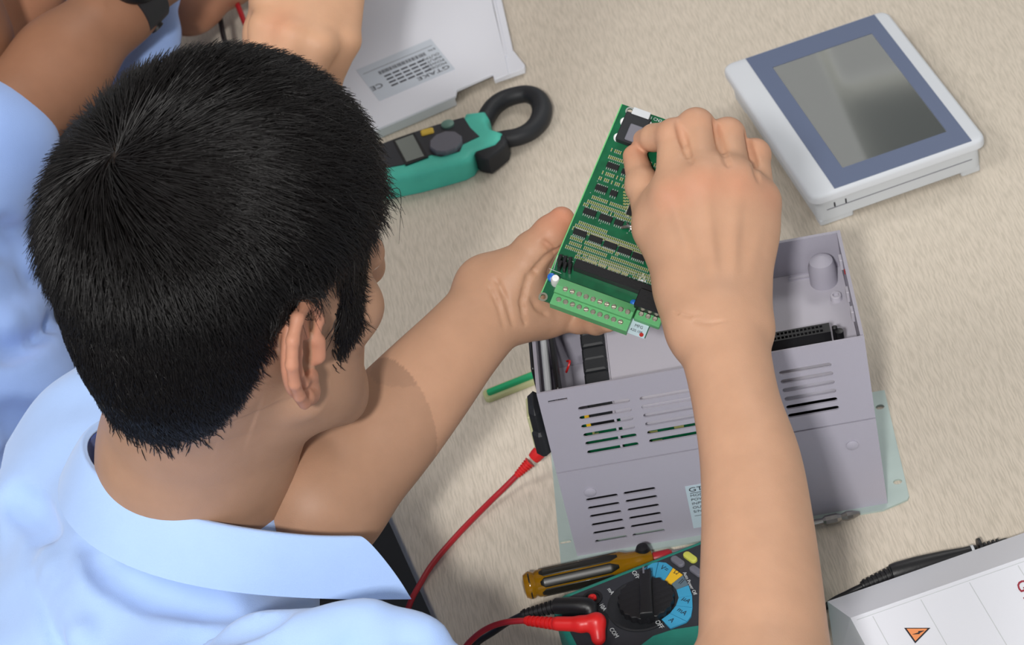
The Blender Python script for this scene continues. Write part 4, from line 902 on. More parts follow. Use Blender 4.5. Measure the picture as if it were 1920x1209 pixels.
# ---- arms and hands; joints as (pixel x, pixel y, distance from the lens)
D_ = lambda px, py, d: np.array(atd(px, py, d))
def finger(s, J, R, k=.004, web=None):
    s.chain(J, R, k)
    for i in range(1, len(J)-1): s.ell(J[i], (R[i]*1.06,)*3, k=k)
def spline(P, R, n=5):
    Q = np.column_stack([np.array(P), R]); out = []
    for i in range(len(Q)-1):
        a, b, c, d = Q[max(i-1, 0)], Q[i], Q[i+1], Q[min(i+2, len(Q)-1)]
        for t in np.arange(n)/n: out.append(.5*((2*b)+(c-a)*t+(2*a-5*b+4*c-d)*t*t+(-a+3*b-3*c+d)*t**3))
    out.append(Q[-1]); out = np.array(out); return [o[:3] for o in out], list(out[:, 3])
def right_arm(h=.0013):
    wr = D_(1350, 610, 1.655); el = D_(1450, 1345, 1.492)
    mc = [D_(1262, 372, 1.690), D_(1318, 350, 1.688), D_(1377, 352, 1.692), D_(1424, 378, 1.702)]
    pip = [D_(1264, 255, 1.712), D_(1305, 238, 1.716), D_(1364, 254, 1.720), D_(1415, 290, 1.724)]
    dip = [D_(1226, 258, 1.728), D_(1292, 256, 1.746), D_(1352, 275, 1.750), D_(1400, 312, 1.750)]
    tip = [D_(1205, 264, 1.742), D_(1265, 285, 1.750), D_(1330, 318, 1.755), D_(1390, 345, 1.755)]
    cmc = D_(1284, 548, 1.672); tm = D_(1226, 430, 1.700); ti = D_(1205, 348, 1.722); tt = D_(1190, 293, 1.738)
    allp = np.array(mc+pip+dip+tip+[wr, el, cmc, tm, ti, tt]); s = SDF(allp.min(0)-.055, allp.max(0)+.055, h)
    vn = -FV; ax = (el-wr)/np.linalg.norm(el-wr)
    f = lambda t: wr+(el-wr)*t
    side = RV
    prof = [(1351, 612, 178), (1367, 690, 166), (1384, 770, 168), (1408, 870, 192), (1420, 980, 211), (1427, 1100, 232), (1433, 1209, 247), (1446, 1345, 262)]
    pp = []; rr_ = []
    for x, y, wd in prof: t = (y-610)/735; d = 1.655+(1.492-1.655)*t; pp.append(D_(x, y, d)); rr_.append(wd/2*d/FPX)
    pp, rr_ = spline(pp, rr_); s.chain(pp, rr_, 0, flat=vn, fr=.86); s.blur(9)
    s.cap(pp[-1], pp[-1]+np.array([-.06, .01, -.01]), .040, .045, .02)
    # back of the hand: a fan of flat capsules from the wrist to the knuckles
    for i, (m, r) in enumerate(zip(mc, (.0118, .0120, .0112, .0102))):
        w0 = wr+RV*(-.014+.0095*i); s.cap(w0, m, .0175, r, .012, flat=vn, fr=.82)
    s.ell((wr+mc[0]+mc[1]+mc[2]+mc[3])/5+FV*.008, (.034, .040, .018), k=.02, R=np.stack([RV, UV, -FV], 1))
    s.cap(cmc, tm, .0150, .0125, .014); s.cap(wr+RV*-.012, cmc, .018, .0150, .015)
    s.ell((tm+mc[0])/2+FV*.006, (.014, .022, .010), k=.014, R=np.stack([RV, UV, -FV], 1))
    s.chain([tm, ti, tt], [.0120, .0100, .0078], .005); s.ell(ti, (.0104,)*3, k=.004)
    r0 = [(.0116, .0106, .0088, .0074), (.0118, .0114, .0094, .0076), (.0114, .0108, .0088, .0070), (.0102, .0096, .0078, .0062)]
    for i in range(4):
        V0 = SDF  # each finger keeps a crease towards its neighbour (small blend)
        s.chain([mc[i], pip[i]], r0[i][:2], .006); s.chain([pip[i], dip[i], tip[i]], r0[i][1:], .0025)
        s.ell(pip[i]-FV*.0005, (r0[i][1]*1.05,)*3, k=.003); s.ell(mc[i]-FV*.003, (r0[i][0]*1.05,)*3, k=.008)
    for L_c in ([(1270, 226), (1281, 262), (1296, 306)], [(1338, 226), (1349, 268), (1366, 310)], [(1397, 250), (1409, 292), (1424, 338)]): s.crease(L_c, .0013, .0035)
    for i in range(4): s.cap(wr+RV*(-.008+.006*i)-FV*.0165, mc[i]-FV*.0112, .0012, .0022, .006)   # faint tendons
    for L_c in ([(1262, 584), (1285, 592), (1312, 590)], [(1300, 602), (1330, 606), (1370, 600)]): s.crease(L_c, .0003, .0016)
    s.cap(wr+RV*.018+FV*-.004, wr+RV*.016-FV*.006, .0075, .0065, .012)                # wrist bone
    return s.mesh(), mc, pip, (ti, tt, tip)
def left_arm(h=.0014):
    wr = D_(942, 560, 1.752); el = D_(585, 1035, 1.690)
    mc = [D_(1056, 486, 1.790), D_(1062, 524, 1.796), D_(1050, 560, 1.794), D_(1032, 592, 1.786)]
    pip = [D_(1120, 478, 1.800), D_(1128, 524, 1.796), D_(1120, 572, 1.792), D_(1085, 600, 1.770)]
    dip = [D_(1160, 480, 1.780), D_(1168, 538, 1.785), D_(1160, 588, 1.775), D_(1118, 605, 1.756)]
    tip = [D_(1185, 490, 1.765), D_(1190, 548, 1.768), D_(1178, 596, 1.757), D_(1140, 604, 1.742)]
    cm = D_(965, 520, 1.745); tm = D_(998, 472, 1.738); ti = D_(1032, 438, 1.735); tt = D_(1053, 413, 1.737)
    allp = np.array(mc+pip+dip+tip+[wr, el, cm, tm, ti, tt]); s = SDF(allp.min(0)-.055, allp.max(0)+.055, h)
    ax = (el-wr)/np.linalg.norm(el-wr); f = lambda t: wr+(el-wr)*t; sd_ = np.cross(ax, FV)
    prof = [(938, 562, 158), (895, 608, 160), (852, 656, 170), (795, 722, 192), (722, 806, 214), (650, 888, 222), (590, 945, 226)]
    pp = []; rr_ = []
    for i, (x, y, wd) in enumerate(prof): d = 1.752-.062*i/6; pp.append(D_(x, y, d)); rr_.append(wd/2*d/FPX)
    pp, rr_ = spline(pp, rr_); s.chain(pp, rr_, 0, flat=FV, fr=.88); s.blur(9)
    s.cap(pp[-1], D_(520, 900, 1.80), .040, .05, .02)
    for i, (m, r) in enumerate(zip(mc, (.0125, .0125, .0120, .0115))):
        w0 = wr+sd_*(.012-.009*i)+FV*.004; s.cap(w0, m, .0190, r, .012)
    s.cap(wr, cm, .020, .0165, .014); s.cap(cm, tm, .0172, .0126, .008)
    s.ell((wr+mc[1])/2+FV*.004, (.030, .026, .014), k=.012, R=np.stack([RV, UV, -FV], 1))
    s.ell((wr+mc[3])/2+RV*.004, (.030, .019, .020), k=.016, R=np.stack([RV, UV, -FV], 1))
    s.chain([tm, ti, tt], [.0126, .0104, .0090], .005); s.ell(ti, (.0108,)*3, k=.004)
    for i in range(4):
        r = (.0108, .0096, .0084, .0072) if i < 3 else (.0098, .0088, .0078, .0066)
        s.chain([mc[i], pip[i], dip[i], tip[i]], r, .003)
    for L_c, r in (([(1056, 462), (1024, 482), (990, 520), (978, 566), (984, 606)], .0012), ([(930, 524), (948, 560), (962, 610)], .0006), ([(918, 540), (934, 572), (946, 614)], .0003), ([(1018, 452), (1030, 462), (1040, 474)], .0004), ([(996, 560), (1008, 578), (1026, 590)], .0005)): s.crease(L_c, r, .0028)
    return s.mesh(), (ti, tt)
(RA, rmc, rpip, rth) = right_arm(); (LA, lth) = left_arm()
HDm, HSD = head_mesh()
NB = T(-.232, 1.245, .18)
tors = SDF(np.array([-.62, .92, -.32])+TZ, np.array([.0, 1.55, .30])+TZ, .006)
tors.cap(NB, T(-.32, 1.24, .02), .05, .07, .02).cap(T(-.36, 1.12, -.04), T(-.36, 1.34, -.04), .06, .06, .05).cap(T(-.42, 1.22, -.07), T(-.5, 1.22, -.26), .09, .09, .05)
tv = tors.mesh()
man = thing('person', 'man in light blue shirt with short black hair, seen from behind, holding a circuit board', 'person', Matrix.Translation((-.45, 1.2, 0)))
bpy.context.view_layer.update()
def rel(parts, par): t = np.array(par.matrix_world.translation); return [(V-t, Q) for V, Q in parts]
pk = [(p-FV*.01, .011, .42) for p in rmc]+[(p, .009, .5) for p in rpip]+[(rth[1], .012, .4), (lth[1], .014, .6), (lth[0], .012, .3)]+[(h2w((-10, 88, 5)), .03, .15)]
SKIN = (192, 149, 121)
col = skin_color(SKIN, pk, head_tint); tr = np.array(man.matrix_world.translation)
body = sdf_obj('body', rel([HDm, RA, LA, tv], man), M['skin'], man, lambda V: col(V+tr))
def eyes(par, m3, o):
    for q in (-1, 1):
        e = o+m3 @ np.array([.077, q*.031, .012]); t = SDF(e-.016, e+.016, .002).ell(e, (.0125,)*3).mesh(); ob = sdf_obj('eye', rel([t], par), M['eye'], par)
        e2 = o+m3 @ np.array([.0865, q*.031, .012]); t = SDF(e2-.01, e2+.01, .0012).ell(e2, (.0042, .0058, .0058), R=m3).mesh(); sdf_obj('iris', rel([t], par), M['iris'], ob)
for q in (-1, 1):
    e = h2w((77, q*31, 12)); t = SDF(e-.016, e+.016, .0012).ell(e, (.0125,)*3).mesh(); ob = sdf_obj('eye', rel([t], man), M['eye'], man)
    e2 = h2w((86.5, q*31, 12)); t = SDF(e2-.01, e2+.01, .0008).ell(e2, (.0042, .0058, .0058), R=HM).mesh(); sdf_obj('iris', rel([t], man), M['iris'], ob)
def nail(c, ax, up, L, W):
    ax = Vector(ax).normalized(); up = Vector(up); up = (up-ax*up.dot(ax)).normalized(); sd = ax.cross(up); V = []; nu, nv = 7, 6
    for j in range(nv):
        t = j/(nv-1); wv = W*(.86+.14*math.sin(t*math.pi))*(1 if t < .8 else 1-(t-.8)*1.3)
        for i in range(nu): a = (i/(nu-1)*2-1)*1.0; V.append(Vector(c)+ax*(t-.5)*L+sd*math.sin(a)*wv*.58+up*(math.cos(a)-1)*wv*.55)
    return MB().add(V, [(j*nu+i, j*nu+i+1, (j+1)*nu+i+1, (j+1)*nu+i) for j in range(nv-1) for i in range(nu-1)])
for c, ax, up, L, W in ((lth[1]*.86+lth[0]*.14-FV*.0085-RV*.001, lth[1]-lth[0], -FV*.92+UV*.3-RV*.15, .0125, .0105),
                        (rth[1]*.80+rth[0]*.20-FV*.0080+RV*.001, rth[1]-rth[0], -FV-RV*.25, .012, .0095)):
    put('fingernail', nail(c, ax, up, L, W), M['nail'], man, angle=0)
# ---- shirt
def noise_fold(s, amp, freqs, seed):
    r = np.random.default_rng(seed); n = s.F.shape
    X = (s.lo[0]+s.h*np.arange(n[0]))[:, None, None].astype(np.float32); Y = (s.lo[1]+s.h*np.arange(n[1]))[None, :, None].astype(np.float32); Zc = (s.lo[2]+s.h*np.arange(n[2]))[None, None, :].astype(np.float32)
    for fq in freqs:
        d = r.normal(size=3); d /= np.linalg.norm(d); e = r.normal(size=3); e /= np.linalg.norm(e); ph = r.uniform(0, 6)
        s.F += (amp*np.sin((X*d[0]+Y*d[1]+Zc*d[2])*fq+1.6*np.sin((X*e[0]+Y*e[1]+Zc*e[2])*fq*.45+ph))).astype(np.float32)
T = lambda x, y, z: np.array([x, y, z])+TZ
sh = SDF(T(-.66, .86, -.30), T(.20, 1.62, .32), .0032)
shR, shL = T(-.205, 1.045, .135), T(-.27, 1.41, .115); elR = D_(1450, 1345, 1.492); elL = D_(585, 1035, 1.690)
sh.cap(shR+np.array([-.02, .03, 0]), shL+np.array([-.02, -.03, 0]), .062, .062, 0)
sh.cap(T(-.32, 1.12, .05), T(-.32, 1.33, .05), .118, .118, .06).cap(T(-.42, 1.13, -.08), T(-.42, 1.32, -.08), .125, .125, .08).cap(T(-.48, 1.16, -.25), T(-.48, 1.29, -.25), .13, .13, .08)
sh.cap(T(-.222, 1.238, .190), T(-.29, 1.23, .06), .060, .11, .05)
slv = D_(1412, 1352, 1.492); sh.cap(shR, slv, .064, .0435, .05)
sh.cap(D_(500, 1260, 1.56), D_(640, 1292, 1.545), .034, .034, .05).cap(D_(640, 1292, 1.545), D_(850, 1330, 1.525), .034, .029, .04)
for a, b, r0, r1 in ():
    sh.cap(D_(*a)+FV*.014, D_(*b)+FV*.014, r0, r1, .022)
sh.cap(shL, shL*.4+elL*.6, .064, .058, .05)
noise_fold(sh, .0013, (36, 58, 90), 5)
for a, b, r0, r1 in (((600, 1180, 1.53), (700, 1150, 1.53), .008, .012), ((700, 1150, 1.53), (760, 1165, 1.52), .012, .008), ((740, 1205, 1.50), (830, 1190, 1.50), .010, .012), ((480, 1190, 1.52), (560, 1160, 1.53), .006, .008)):
    pass
for L_c, r in (([(160, 1000), (205, 1070), (290, 1112), (420, 1140)], .004), ([(540, 1209), (600, 1172), (660, 1150)], .005), ([(640, 1209), (700, 1180), (780, 1176)], .004), ([(60, 1010), (100, 1110), (120, 1209)], .004), ([(330, 1209), (420, 1180), (520, 1150)], .003), ([(20, 930), (60, 960), (95, 1010)], .004)): sh.crease(L_c, r, .016, d0=1.40, d1=1.9)
for L_c, r in (([(560, 1215), (640, 1178), (720, 1160)], .004), ([(700, 1215), (760, 1190), (840, 1198)], .004), ([(90, 1040), (130, 1120), (160, 1209)], .003)): sh.crease(L_c, r, .018, sub=False, d0=1.40, d1=1.9, sink=.001)
sV = sh.mesh()
shirt = sdf_obj('shirt', rel([sV], man), M['shirt'], man)
# ---- collar: leaf folded over a stand
def sheet(rows, name, mt, par, thick, sub=2, closed=False):
    n = len(rows[0]); V = [p for r in rows for p in r]; t = np.array(par.matrix_world.translation)
    o = obj(name, MB().add([np.array(p)-t for p in V], [(j*n+i, j*n+i+1, (j+1)*n+i+1, (j+1)*n+i) for j in range(len(rows)-1) for i in range(n-1)]), mt, par, angle=0)
    md = o.modifiers.new('s', 'SUBSURF'); md.levels = md.render_levels = sub
    md = o.modifiers.new('t', 'SOLIDIFY'); md.thickness = thick; md.offset = 0; return o
pn = np.array([.355, .203, .913]); pn /= np.linalg.norm(pn); P0 = T(-.215, 1.212, .237)
def onp(x, y, off): q = P0-pn*off; return np.array([x, y, q[2]-((x-q[0])*pn[0]+(y-q[1])*pn[1])/pn[2]])
topv = [hit(x, y, P0, pn) for x, y in ((672, 1007), (600, 1008), (520, 1001), (400, 984), (285, 952), (205, 912), (165, 872), (151, 836))]
topv += [onp(x, y, 0) for x, y in ((-.276, 1.292), (-.252, 1.313), (-.215, 1.318), (-.180, 1.303), (-.158, 1.272), (-.150, 1.236), (-.140, 1.213))]
botv = [hit(x, y, P0-pn*.034, pn) for x, y in ((772, 1123), (655, 1124), (520, 1119), (400, 1107), (282, 1080), (198, 1043), (138, 998), (103, 940))]
botv += [onp(x, y, .034) for x, y in ((-.302, 1.308), (-.266, 1.336), (-.215, 1.344), (-.168, 1.325), (-.142, 1.285), (-.135, 1.242), (-.134, 1.210))]
for L_p in (topv, botv): L_p.insert(1, L_p[0]*.95+L_p[1]*.05); L_p.insert(-1, L_p[-1]*.95+L_p[-2]*.05)
rows = []
for t, bulge in ((-.05, -.003), (0, 0), (.07, .003), (.2, .005), (.5, .005), (.8, .003), (.97, 0), (1, 0)):
    rows.append([a*(1-max(t, 0))+b*max(t, 0)+pn*(bulge if t >= 0 else -.001)+(np.array([P0[0], P0[1]+.03, a[2]])-a)*(.04 if t < 0 else 0) for a, b in zip(topv, botv)])
sheet(rows, 'collar', M['shirt'], man, .0016)
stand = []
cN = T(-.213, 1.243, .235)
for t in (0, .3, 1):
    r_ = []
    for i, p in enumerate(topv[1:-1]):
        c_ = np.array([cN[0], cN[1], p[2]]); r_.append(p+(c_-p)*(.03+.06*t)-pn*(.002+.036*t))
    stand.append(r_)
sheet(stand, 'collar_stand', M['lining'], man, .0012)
# ---- trousers, dark, below the table edge
tro = SDF(T(-.66, .80, -.62), T(.16, 1.52, -.12), .007)
tro.cap(T(-.46, 1.14, -.24), T(-.46, 1.31, -.24), .13, .13, 0)
tro.cap(T(-.44, 1.12, -.28), T(-.0, 1.10, -.25), .085, .068, .05).cap(T(-.44, 1.33, -.28), T(-.02, 1.34, -.25), .085, .068, .05)
tro.cap(T(.0, 1.10, -.25), T(.04, 1.08, -.60), .066, .05, .03).cap(T(-.02, 1.34, -.25), T(.02, 1.36, -.60), .066, .05, .03)
sdf_obj('trousers', rel([tro.mesh()], man), M['trouser'], man)
# ---- hair: real strands rooted on the scalp
def hair(name, parent, mesh, to_h, HMx, HOx, n, seed, lenf=1.0, rad=.00030):
    V, Q = mesh; r = np.random.default_rng(seed); H = to_h(V); fc = H[Q].mean(1); m, az = scalp_mask(fc)
    ear = (np.abs(fc[:, 1]) > 73)&(fc[:, 2] < 44)&(np.abs(fc[:, 0]+8) < 28)
    P = V[Q]; nr = np.cross(P[:, 2]-P[:, 0], P[:, 3]-P[:, 1]); ar = np.linalg.norm(nr, axis=1); nr = nr/ar[:, None]
    den = np.clip((m+12+r.normal(size=len(m))*6)/38, 0, 1)**1.3; wt = ar*den*(~ear)*(fc[:, 2] > -74); wt /= wt.sum()
    pick = r.choice(len(Q), n, p=wt); u = r.random((n, 2)); A4 = P[pick]
    root = A4[:, 0]+(A4[:, 1]-A4[:, 0])*u[:, :1]+(A4[:, 3]-A4[:, 0])*u[:, 1:]; N = nr[pick] @ HMx; h = to_h(root)   # normals in head axes
    m, az = m[pick], az[pick]
    whorl = np.array([-66, -4, 118.]); away = h-whorl; away /= np.linalg.norm(away, axis=1)[:, None]+1e-6
    down = np.array([0, 0, -1.]); side = np.clip((70-h[:, 2])/60, 0, 1)[:, None]
    comb = away*(1-side)+(down+np.array([.22, 0, 0]))*side
    swirl = np.cross(N, away); d0 = np.linalg.norm(h-whorl, axis=1); comb += swirl*np.exp(-(d0/30)**2)[:, None]*.9
    # locks: neighbouring strands share a lean
    cell = np.floor(h/7.0).astype(int); hs = (cell[:, 0]*73856093 ^ cell[:, 1]*19349663 ^ cell[:, 2]*83492791) & 1023; tab = r.normal(size=(1024, 3)); comb += tab[hs]*.22+r.normal(size=(n, 3))*.16
    comb -= N*(comb*N).sum(1)[:, None]; comb /= np.linalg.norm(comb, axis=1)[:, None]+1e-6
    top_ = np.clip((h[:, 2]-45)/50, 0, 1); fr_ = np.clip((h[:, 0]-25)/50, 0, 1)
    L = (22+16*top_+2*fr_*top_)*np.clip(.5+m/45, .45, 1)*(.6+.65*r.random(n))*lenf
    lift = (.30+.30*top_+.55*fr_*top_+.18*r.random(n))*np.clip(.45+m/60, .4, 1)
    K = 7; pts = np.zeros((n, K, 3)); curl = r.normal(size=(n, 3))*.35*(fr_*top_)[:, None]
    for k in range(K):
        t = k/(K-1); fall = comb*(t*L)[:, None]
        up = N*(L*lift*math.sin(min(1, t*1.15)*math.pi*.62)*.62)[:, None]
        pts[:, k] = h+fall+up+(curl*(L*t*t)[:, None])
    # keep strands off the skin: sample the head's distance field and push outwards
    F = HSD.F; hh = HSD.h*1e3; lo = HSD.lo*1e3; G = [np.gradient(F, axis=i)/HSD.h for i in range(3)]
    tt = np.linspace(0, 1, K)[None, :]; off = tt*(1.2+np.clip(m/25, 0, 1)*(3+15*top_+2*top_*fr_)*(.25+.75*r.random(n)))[:, None]
    for it in range(3):
        I = np.clip(((pts-lo)/hh+.5).astype(int), 0, np.array(F.shape)-1); ix = (I[..., 0], I[..., 1], I[..., 2])
        g = np.stack([q[ix] for q in G], -1); g /= np.linalg.norm(g, axis=-1)[..., None]+1e-6; d = F[ix]*1e3
        pts = pts+g*np.clip(off-d, 0, None)[..., None]
    W = pts @ HMx.T*1e-3+HOx-np.array(parent.matrix_world.translation)
    cu = bpy.data.hair_curves.new(name); cu.add_curves([K]*n); cu.attributes['position'].data.foreach_set('vector', W.astype(np.float32).ravel()); 
    ra = cu.attributes.get('radius') or cu.attributes.new('radius', 'FLOAT', 'POINT')
    ra.data.foreach_set('value', np.tile(rad*np.array([1, 1, 1, .95, .85, .65, .25]), n).astype(np.float32))
    cu.materials.append(M['hair']); o = bpy.data.objects.new(name, cu); COL.objects.link(o); o.parent = parent; o['kind'] = 'stuff'; return o
M['hair'] = mat('black_hair', (17, 14, 14), .36, spec=.35)
hair('hair', man, HDm, w2h, HM, HO, 70000, 7)
# brow
# ================================================================== THE OTHER PEOPLE AT THE TABLE
def head_to(mat3, o): V, Q = HDm; return ((V-HO) @ HM) @ mat3.T+o, Q
SK2 = (146, 104, 80)
def worker(label, loc, spine, shr, shl, arms, headpose, seed, base, lo, hi, shirtm, extra=None, fold=.0024, hairn=9000):
    """arms: list of (points, radii, sleeve fraction); every point in world space"""
    p = thing('person', label, 'person', Matrix.Translation(loc)); bpy.context.view_layer.update(); tr = np.array(loc)
    parts = []
    for pts, rs, hand in arms:
        A = np.array(pts); s = SDF(A.min(0)-.09, A.max(0)+.09, .0026); s.chain(pts[:-1] if hand is None else pts, rs, .02)
        if hand: hand(s)
        parts.append(s.mesh())
    m3, ho = headpose; hd = head_to(m3, ho); parts.append(hd)
    n0 = SDF(np.minimum(ho, spine[0])-.12, np.maximum(ho, spine[0])+.12, .005).cap(ho+m3 @ np.array([-.02, 0, -.03]), spine[0], .052, .075, 0).mesh(); parts.append(n0)
    def col(V):
        V = V+tr; c = np.tile(np.array(base, float), (len(V), 1)); H = ((V-ho) @ m3)*1e3
        inn = (np.abs(H[:, 0]) < 125)&(np.abs(H[:, 1]) < 78)&(H[:, 2] > -80); mk, az = scalp_mask(H); k = np.where(inn, np.clip(mk/16+.3, 0, 1), 0)[:, None]*.9
        return c*(1-k)+np.array([18, 15, 14])*k
    sdf_obj('body', rel(parts, p), M['skin'], p, col)
    s = SDF(np.array(lo)+TZ, np.array(hi)+TZ, .0045); s.cap(shr, shl, .066, .066, 0)
    for a, b, r1 in spine[1:]: s.cap(a, b, r1, r1, .06)
    s.cap(spine[0], (np.array(shr)+shl)/2, .07, .1, .05)
    for pts, rs, hand in arms:
        if extra is None or extra.get('sleeve', True): s.chain(pts[:2], [.064, rs[1]+.014], .03)
    if extra and 'fn' in extra: extra['fn'](s)
    noise_fold(s, fold, (30, 52, 88), seed)
    if extra and 'folds' in extra:
        for L_c, r, sb in extra['folds']: s.crease(L_c, r, .020, sub=sb, d0=1.7, d1=2.5, sink=0 if sb else .002)
    sdf_obj('shirt', rel([s.mesh()], p), shirtm, p)
    eyes(p, m3, ho)
    hair('hair', p, hd, lambda V: ((V-ho) @ m3)*1e3, m3, ho, hairn, seed, 1.0, .0008)
    return p
# ---- neighbour with the wristwatch
shr, shl = T(-.45, 1.66, .10), T(-.44, 1.94, .14)
elb = atd(-22, 262, 2.06); wri = atd(226, 8, 2.13); hnd = atd(345, -130, 2.19)
ar = [shr, elb, elb*.45+wri*.55, wri, wri*.4+hnd*.6, hnd]
p2 = worker('man in pale blue shirt with black wristwatch, beside the seated man', (-.55, 1.8, 0), [T(-.40, 1.82, .22), (T(-.50, 1.66, .0), T(-.50, 1.95, .0), .13), (T(-.56, 1.66, -.2), T(-.56, 1.95, -.2), .135), (T(-.44, 1.60, .02), T(-.47, 1.66, .05), .10)],
    shr, shl, [(ar, [.040, .0395, .036, .0285, .03, .03], None or (lambda s: s.ell(hnd, (.045, .045, .03), k=.02))),
    ([shl, T(-.32, 2.2, .0), T(-.12, 2.34, .05), T(-.05, 2.4, .04)], [.05, .04, .03, .03], None)][:1],
    (rotm(25, 20, 0), T(-.36, 1.86, .42)), 21, SK2, (-.82, 1.42, -.34), (-.14, 2.16, .30), M['shirt2'], extra={'folds': [([(0, 436), (40, 462), (90, 486)], .006, True), ([(0, 660), (60, 612), (110, 560)], .006, True), ([(0, 785), (80, 800), (160, 796)], .005, True), ([(10, 880), (90, 838), (170, 830)], .004, True), ([(0, 470), (40, 492), (95, 520)], .006, False), ([(0, 620), (40, 590), (90, 540)], .005, False)]})
wax = (wri-elb)/np.linalg.norm(wri-elb); wc = atd(262, -34, 2.13)
wt = thing('wristwatch', 'black wristwatch on the tan wrist at the top edge', 'watch', Matrix.Translation(wc)); bpy.context.view_layer.update()
wm = frame(wri+(wc-wri)*.35, wax, -FV)
def wput(name, mb, mt, par=wt, **k): mb.v = [tuple(wm @ Vector(v)) for v in mb.v]; return put(name, mb, mt, par, **k)
wput('strap', MB().tube([(0.003, .0312*math.cos(a), .0300*math.sin(a)) for a in [i*2*math.pi/28 for i in range(29)]], .0001, 4) if 0 else MB().lathe([(.0295, -.013), (.0330, -.012), (.0330, .012), (.0295, .013)], (0, 0, 0), (1, 0, 0), 36), M['black2'])
cdv = wm.inverted() @ Vector(wc-FV*.018); cdv.x = 0; cdir = cdv.normalized()
wput('watch_case', MB().lathe([(.0150, .028), (.0215, .030), (.0220, .036), (.0195, .0405), (.0175, .041), (0, .0405)], (0, 0, 0), cdir, 36), M['black'])
wput('watch_face', MB().lathe([(.0165, .0404), (.0165, .0412), (0, .0413)], (0, 0, 0), cdir, 30), M['charcoal'])
wput('buckle', MB().lathe([(.0060, .031), (.0060, .0350), (.004, .0356)], (0, 0, 0), (Vector((0, 0, 0))-cdir*.2+Vector((0, -1, -.1))).normalized(), 12), M['black'])
# ---- man further along the bench
shr, shl = T(-.50, 2.30, .16), T(-.46, 2.60, .20)
e1 = atd(-75, 125, 2.20); w1 = atd(118, -92, 2.26)
e2 = atd(352, -4, 2.36); w2 = atd(470, -88, 2.42)
def front(s): s.chain([atd(60, 0, 2.40), atd(200, 0, 2.38), atd(292, -20, 2.26), atd(286, 60, 2.23), atd(268, 150, 2.21)], [.05, .05, .018, .019, .020], .012)
p3 = worker('man in pale blue shirt with bare forearms, top left corner', (-.5, 2.3, 0), [T(-.46, 2.44, .26), (T(-.54, 2.34, .0), T(-.54, 2.56, .0), .12), (T(-.60, 2.34, -.2), T(-.60, 2.56, -.2), .12)],
    shr, shl, [([shr, e1, e1*.4+w1*.6, w1], [.045, .036, .028, .025], (lambda s: s.ell(w1+wax*.05, (.03, .045, .02), k=.02))), ([shl, e2, e2*.4+w2*.6, w2], [.040, .029, .028, .026], (lambda s: s.ell(w2+RV*.04, (.045, .03, .02), k=.02)))],
    (rotm(10, 20, 0), T(-.42, 2.48, .46)), 33, (176, 124, 96), (-.80, 1.84, -.34), (-.06, 2.80, .40), M['shirt2'], extra={'fn': front, 'sleeve': False})
# ---- person across the table: hand reaching in with two probes
wr4 = atd(622, -130, 2.10); el4 = atd(760, -560, 2.30)
mc4 = [atd(500, 52, 2.045), atd(548, 66, 2.035), atd(600, 84, 2.038), atd(645, 76, 2.055)]
pp4 = [atd(482, 140, 2.05), atd(520, 165, 2.045), atd(570, 175, 2.05), atd(612, 160, 2.06)]
tp4 = [atd(470, 190, 2.08), atd(505, 215, 2.08), atd(550, 220, 2.08), atd(592, 205, 2.09)]
def hand4(s):
    for i, r in enumerate((.0135, .0135, .013, .0125)):
        s.cap(wr4+RV*(-.012+.008*i), mc4[i], .019, r, .016, flat=-FV, fr=.8); s.chain([mc4[i], pp4[i], tp4[i]], [r, .0105, .0085], .005)
    s.cap(wr4-RV*.01, atd(512, -20, 2.06), .019, .016, .016).chain([atd(512, -20, 2.06), atd(488, 60, 2.075), atd(470, 120, 2.09)], [.016, .012, .009], .008)
p4 = thing('person', 'person reaching in from the top, bare hand above the white cover', 'person', Matrix.Translation((.15, 2.75, 0))); bpy.context.view_layer.update()
A = np.array([wr4, el4]+mc4+tp4); s = SDF(A.min(0)-.08, A.max(0)+.08, .0022); s.chain([wr4, wr4*.6+el4*.4, el4], [.028, .036, .043], .02); hand4(s)
sh4 = T(.02, 2.86, .42)+0; s2_ = SDF(np.minimum(el4, sh4)-.1, np.maximum(el4, sh4)+.1, .006).cap(el4, sh4, .045, .055, 0)
h4m, h4o = rotm(-100, 35, 0), T(.18, 2.80, .78)
hd = head_to(h4m, h4o); nk = SDF(h4o-.2, h4o+.12, .006).cap(h4o+np.array([0, .02, -.03]), h4o+np.array([0, .06, -.17]), .054, .07, 0).mesh()
trr = np.array(p4.matrix_world.translation)
def col4(V):
    W = V+trr; c = np.tile(np.array((206, 160, 128), float), (len(V), 1))+blob(W, atd(525, 45, 2.03), .014)*np.array([3, -7, -6]); H = ((W-h4o) @ h4m)*1e3
    inn = (np.abs(H[:, 0]) < 125)&(np.abs(H[:, 1]) < 78)&(H[:, 2] > -80); mk, az = scalp_mask(H); k = np.where(inn, np.clip(mk/16+.3, 0, 1), 0)[:, None]*.9
    return c*(1-k)+np.array([18, 15, 14])*k
sdf_obj('body', rel([s.mesh(), s2_.mesh(), hd, nk], p4), M['skin'], p4, col4)
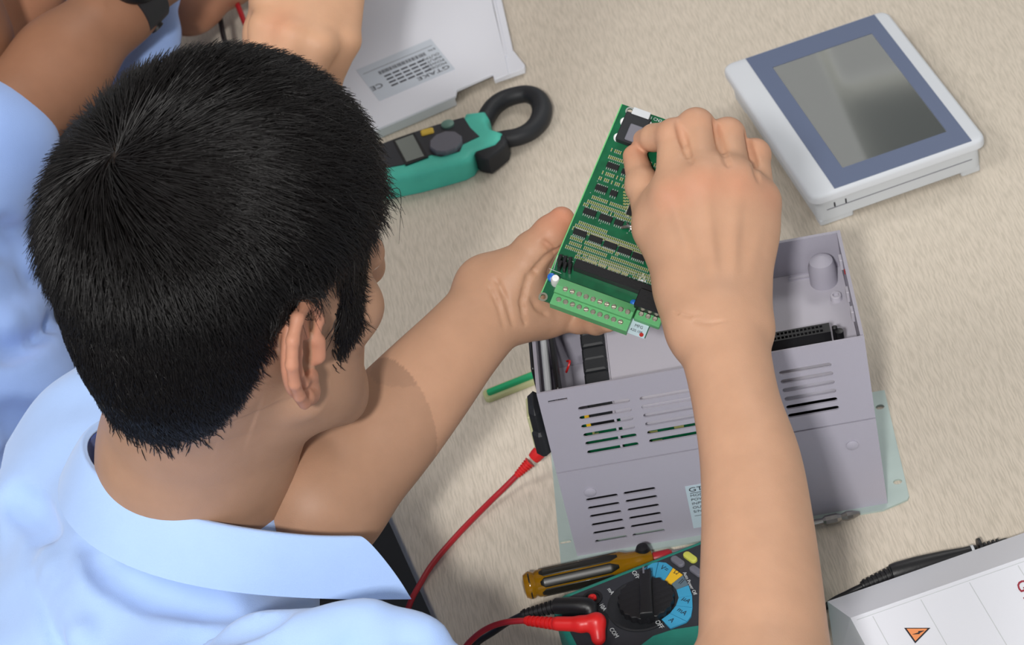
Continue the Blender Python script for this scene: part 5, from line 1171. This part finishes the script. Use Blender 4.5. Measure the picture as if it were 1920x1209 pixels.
s = SDF(T(-.14, 2.62, -.25), T(.50, 3.12, .72), .006); s.cap(sh4, T(.36, 2.92, .44), .068, .068, 0).cap(T(.10, 2.94, .30), T(.26, 2.94, .30), .125, .125, .06).cap(T(.10, 2.98, -.1), T(.26, 2.98, -.1), .12, .12, .08)
s.cap(sh4, sh4*.4+el4*.6, .066, .058, .03).cap(T(.18, 2.88, .58), T(.18, 2.93, .42), .06, .09, .05); noise_fold(s, .0015, (30, 52), 9)
sdf_obj('shirt', rel([s.mesh()], p4), M['shirt2'], p4)
eyes(p4, h4m, h4o)
hair('hair', p4, hd, lambda V: ((V-h4o) @ h4m)*1e3, h4m, h4o, 9000, 44, 1.0, .0008)
# test leads held by that hand, running off the top
for name, mt, pts, lb in (('red_test_lead', 'redcable', [(470, 70, .05), (456, 36, .05), (440, -6, .052), (425, -50, .05), (430, -160, .02)], 'thin red test lead at the top edge, held beside the tan hand'),
                          ('black_test_lead', 'blackcable', [(455, 150, .03), (424, 84, .04), (414, 40, .045), (404, -8, .048), (398, -60, .045), (410, -180, .02)], 'thin black test lead at the top edge, left of the red one')):
    t = thing(name, lb, 'test lead', Matrix.Translation(at(*pts[1]))); bpy.context.view_layer.update()
    r_ = .0022; put('cable', MB().tube([tuple(at(*q)) for q in pts], r_*1.1, 12, 8), M[mt], t, angle=0)
    a_, b_ = at(*pts[0]), at(*(pts[0][0]+12, pts[0][1]+45, pts[0][2]-.02)); put('probe_handle', MB().lathe([(.0035, 0), (.0052, .003), (.0050, .03), (.003, .05)], a_, Vector(b_)-Vector(a_), 16), M['red' if 'red' in name else 'black'], t)
# ------------------------------------------------------------------ lettering becomes plain meshes
bpy.context.view_layer.update()
dg = bpy.context.evaluated_depsgraph_get()
for o in [o for o in SC.objects if o.type == 'FONT']:
    me = bpy.data.meshes.new_from_object(o.evaluated_get(dg)); nm = o.name.split('.')[0]; par = o.parent; ml = o.matrix_local.copy()
    n = bpy.data.objects.new('tmp', me); COL.objects.link(n); n.parent = par; n.matrix_local = ml
    bpy.data.objects.remove(o); n.name = nm
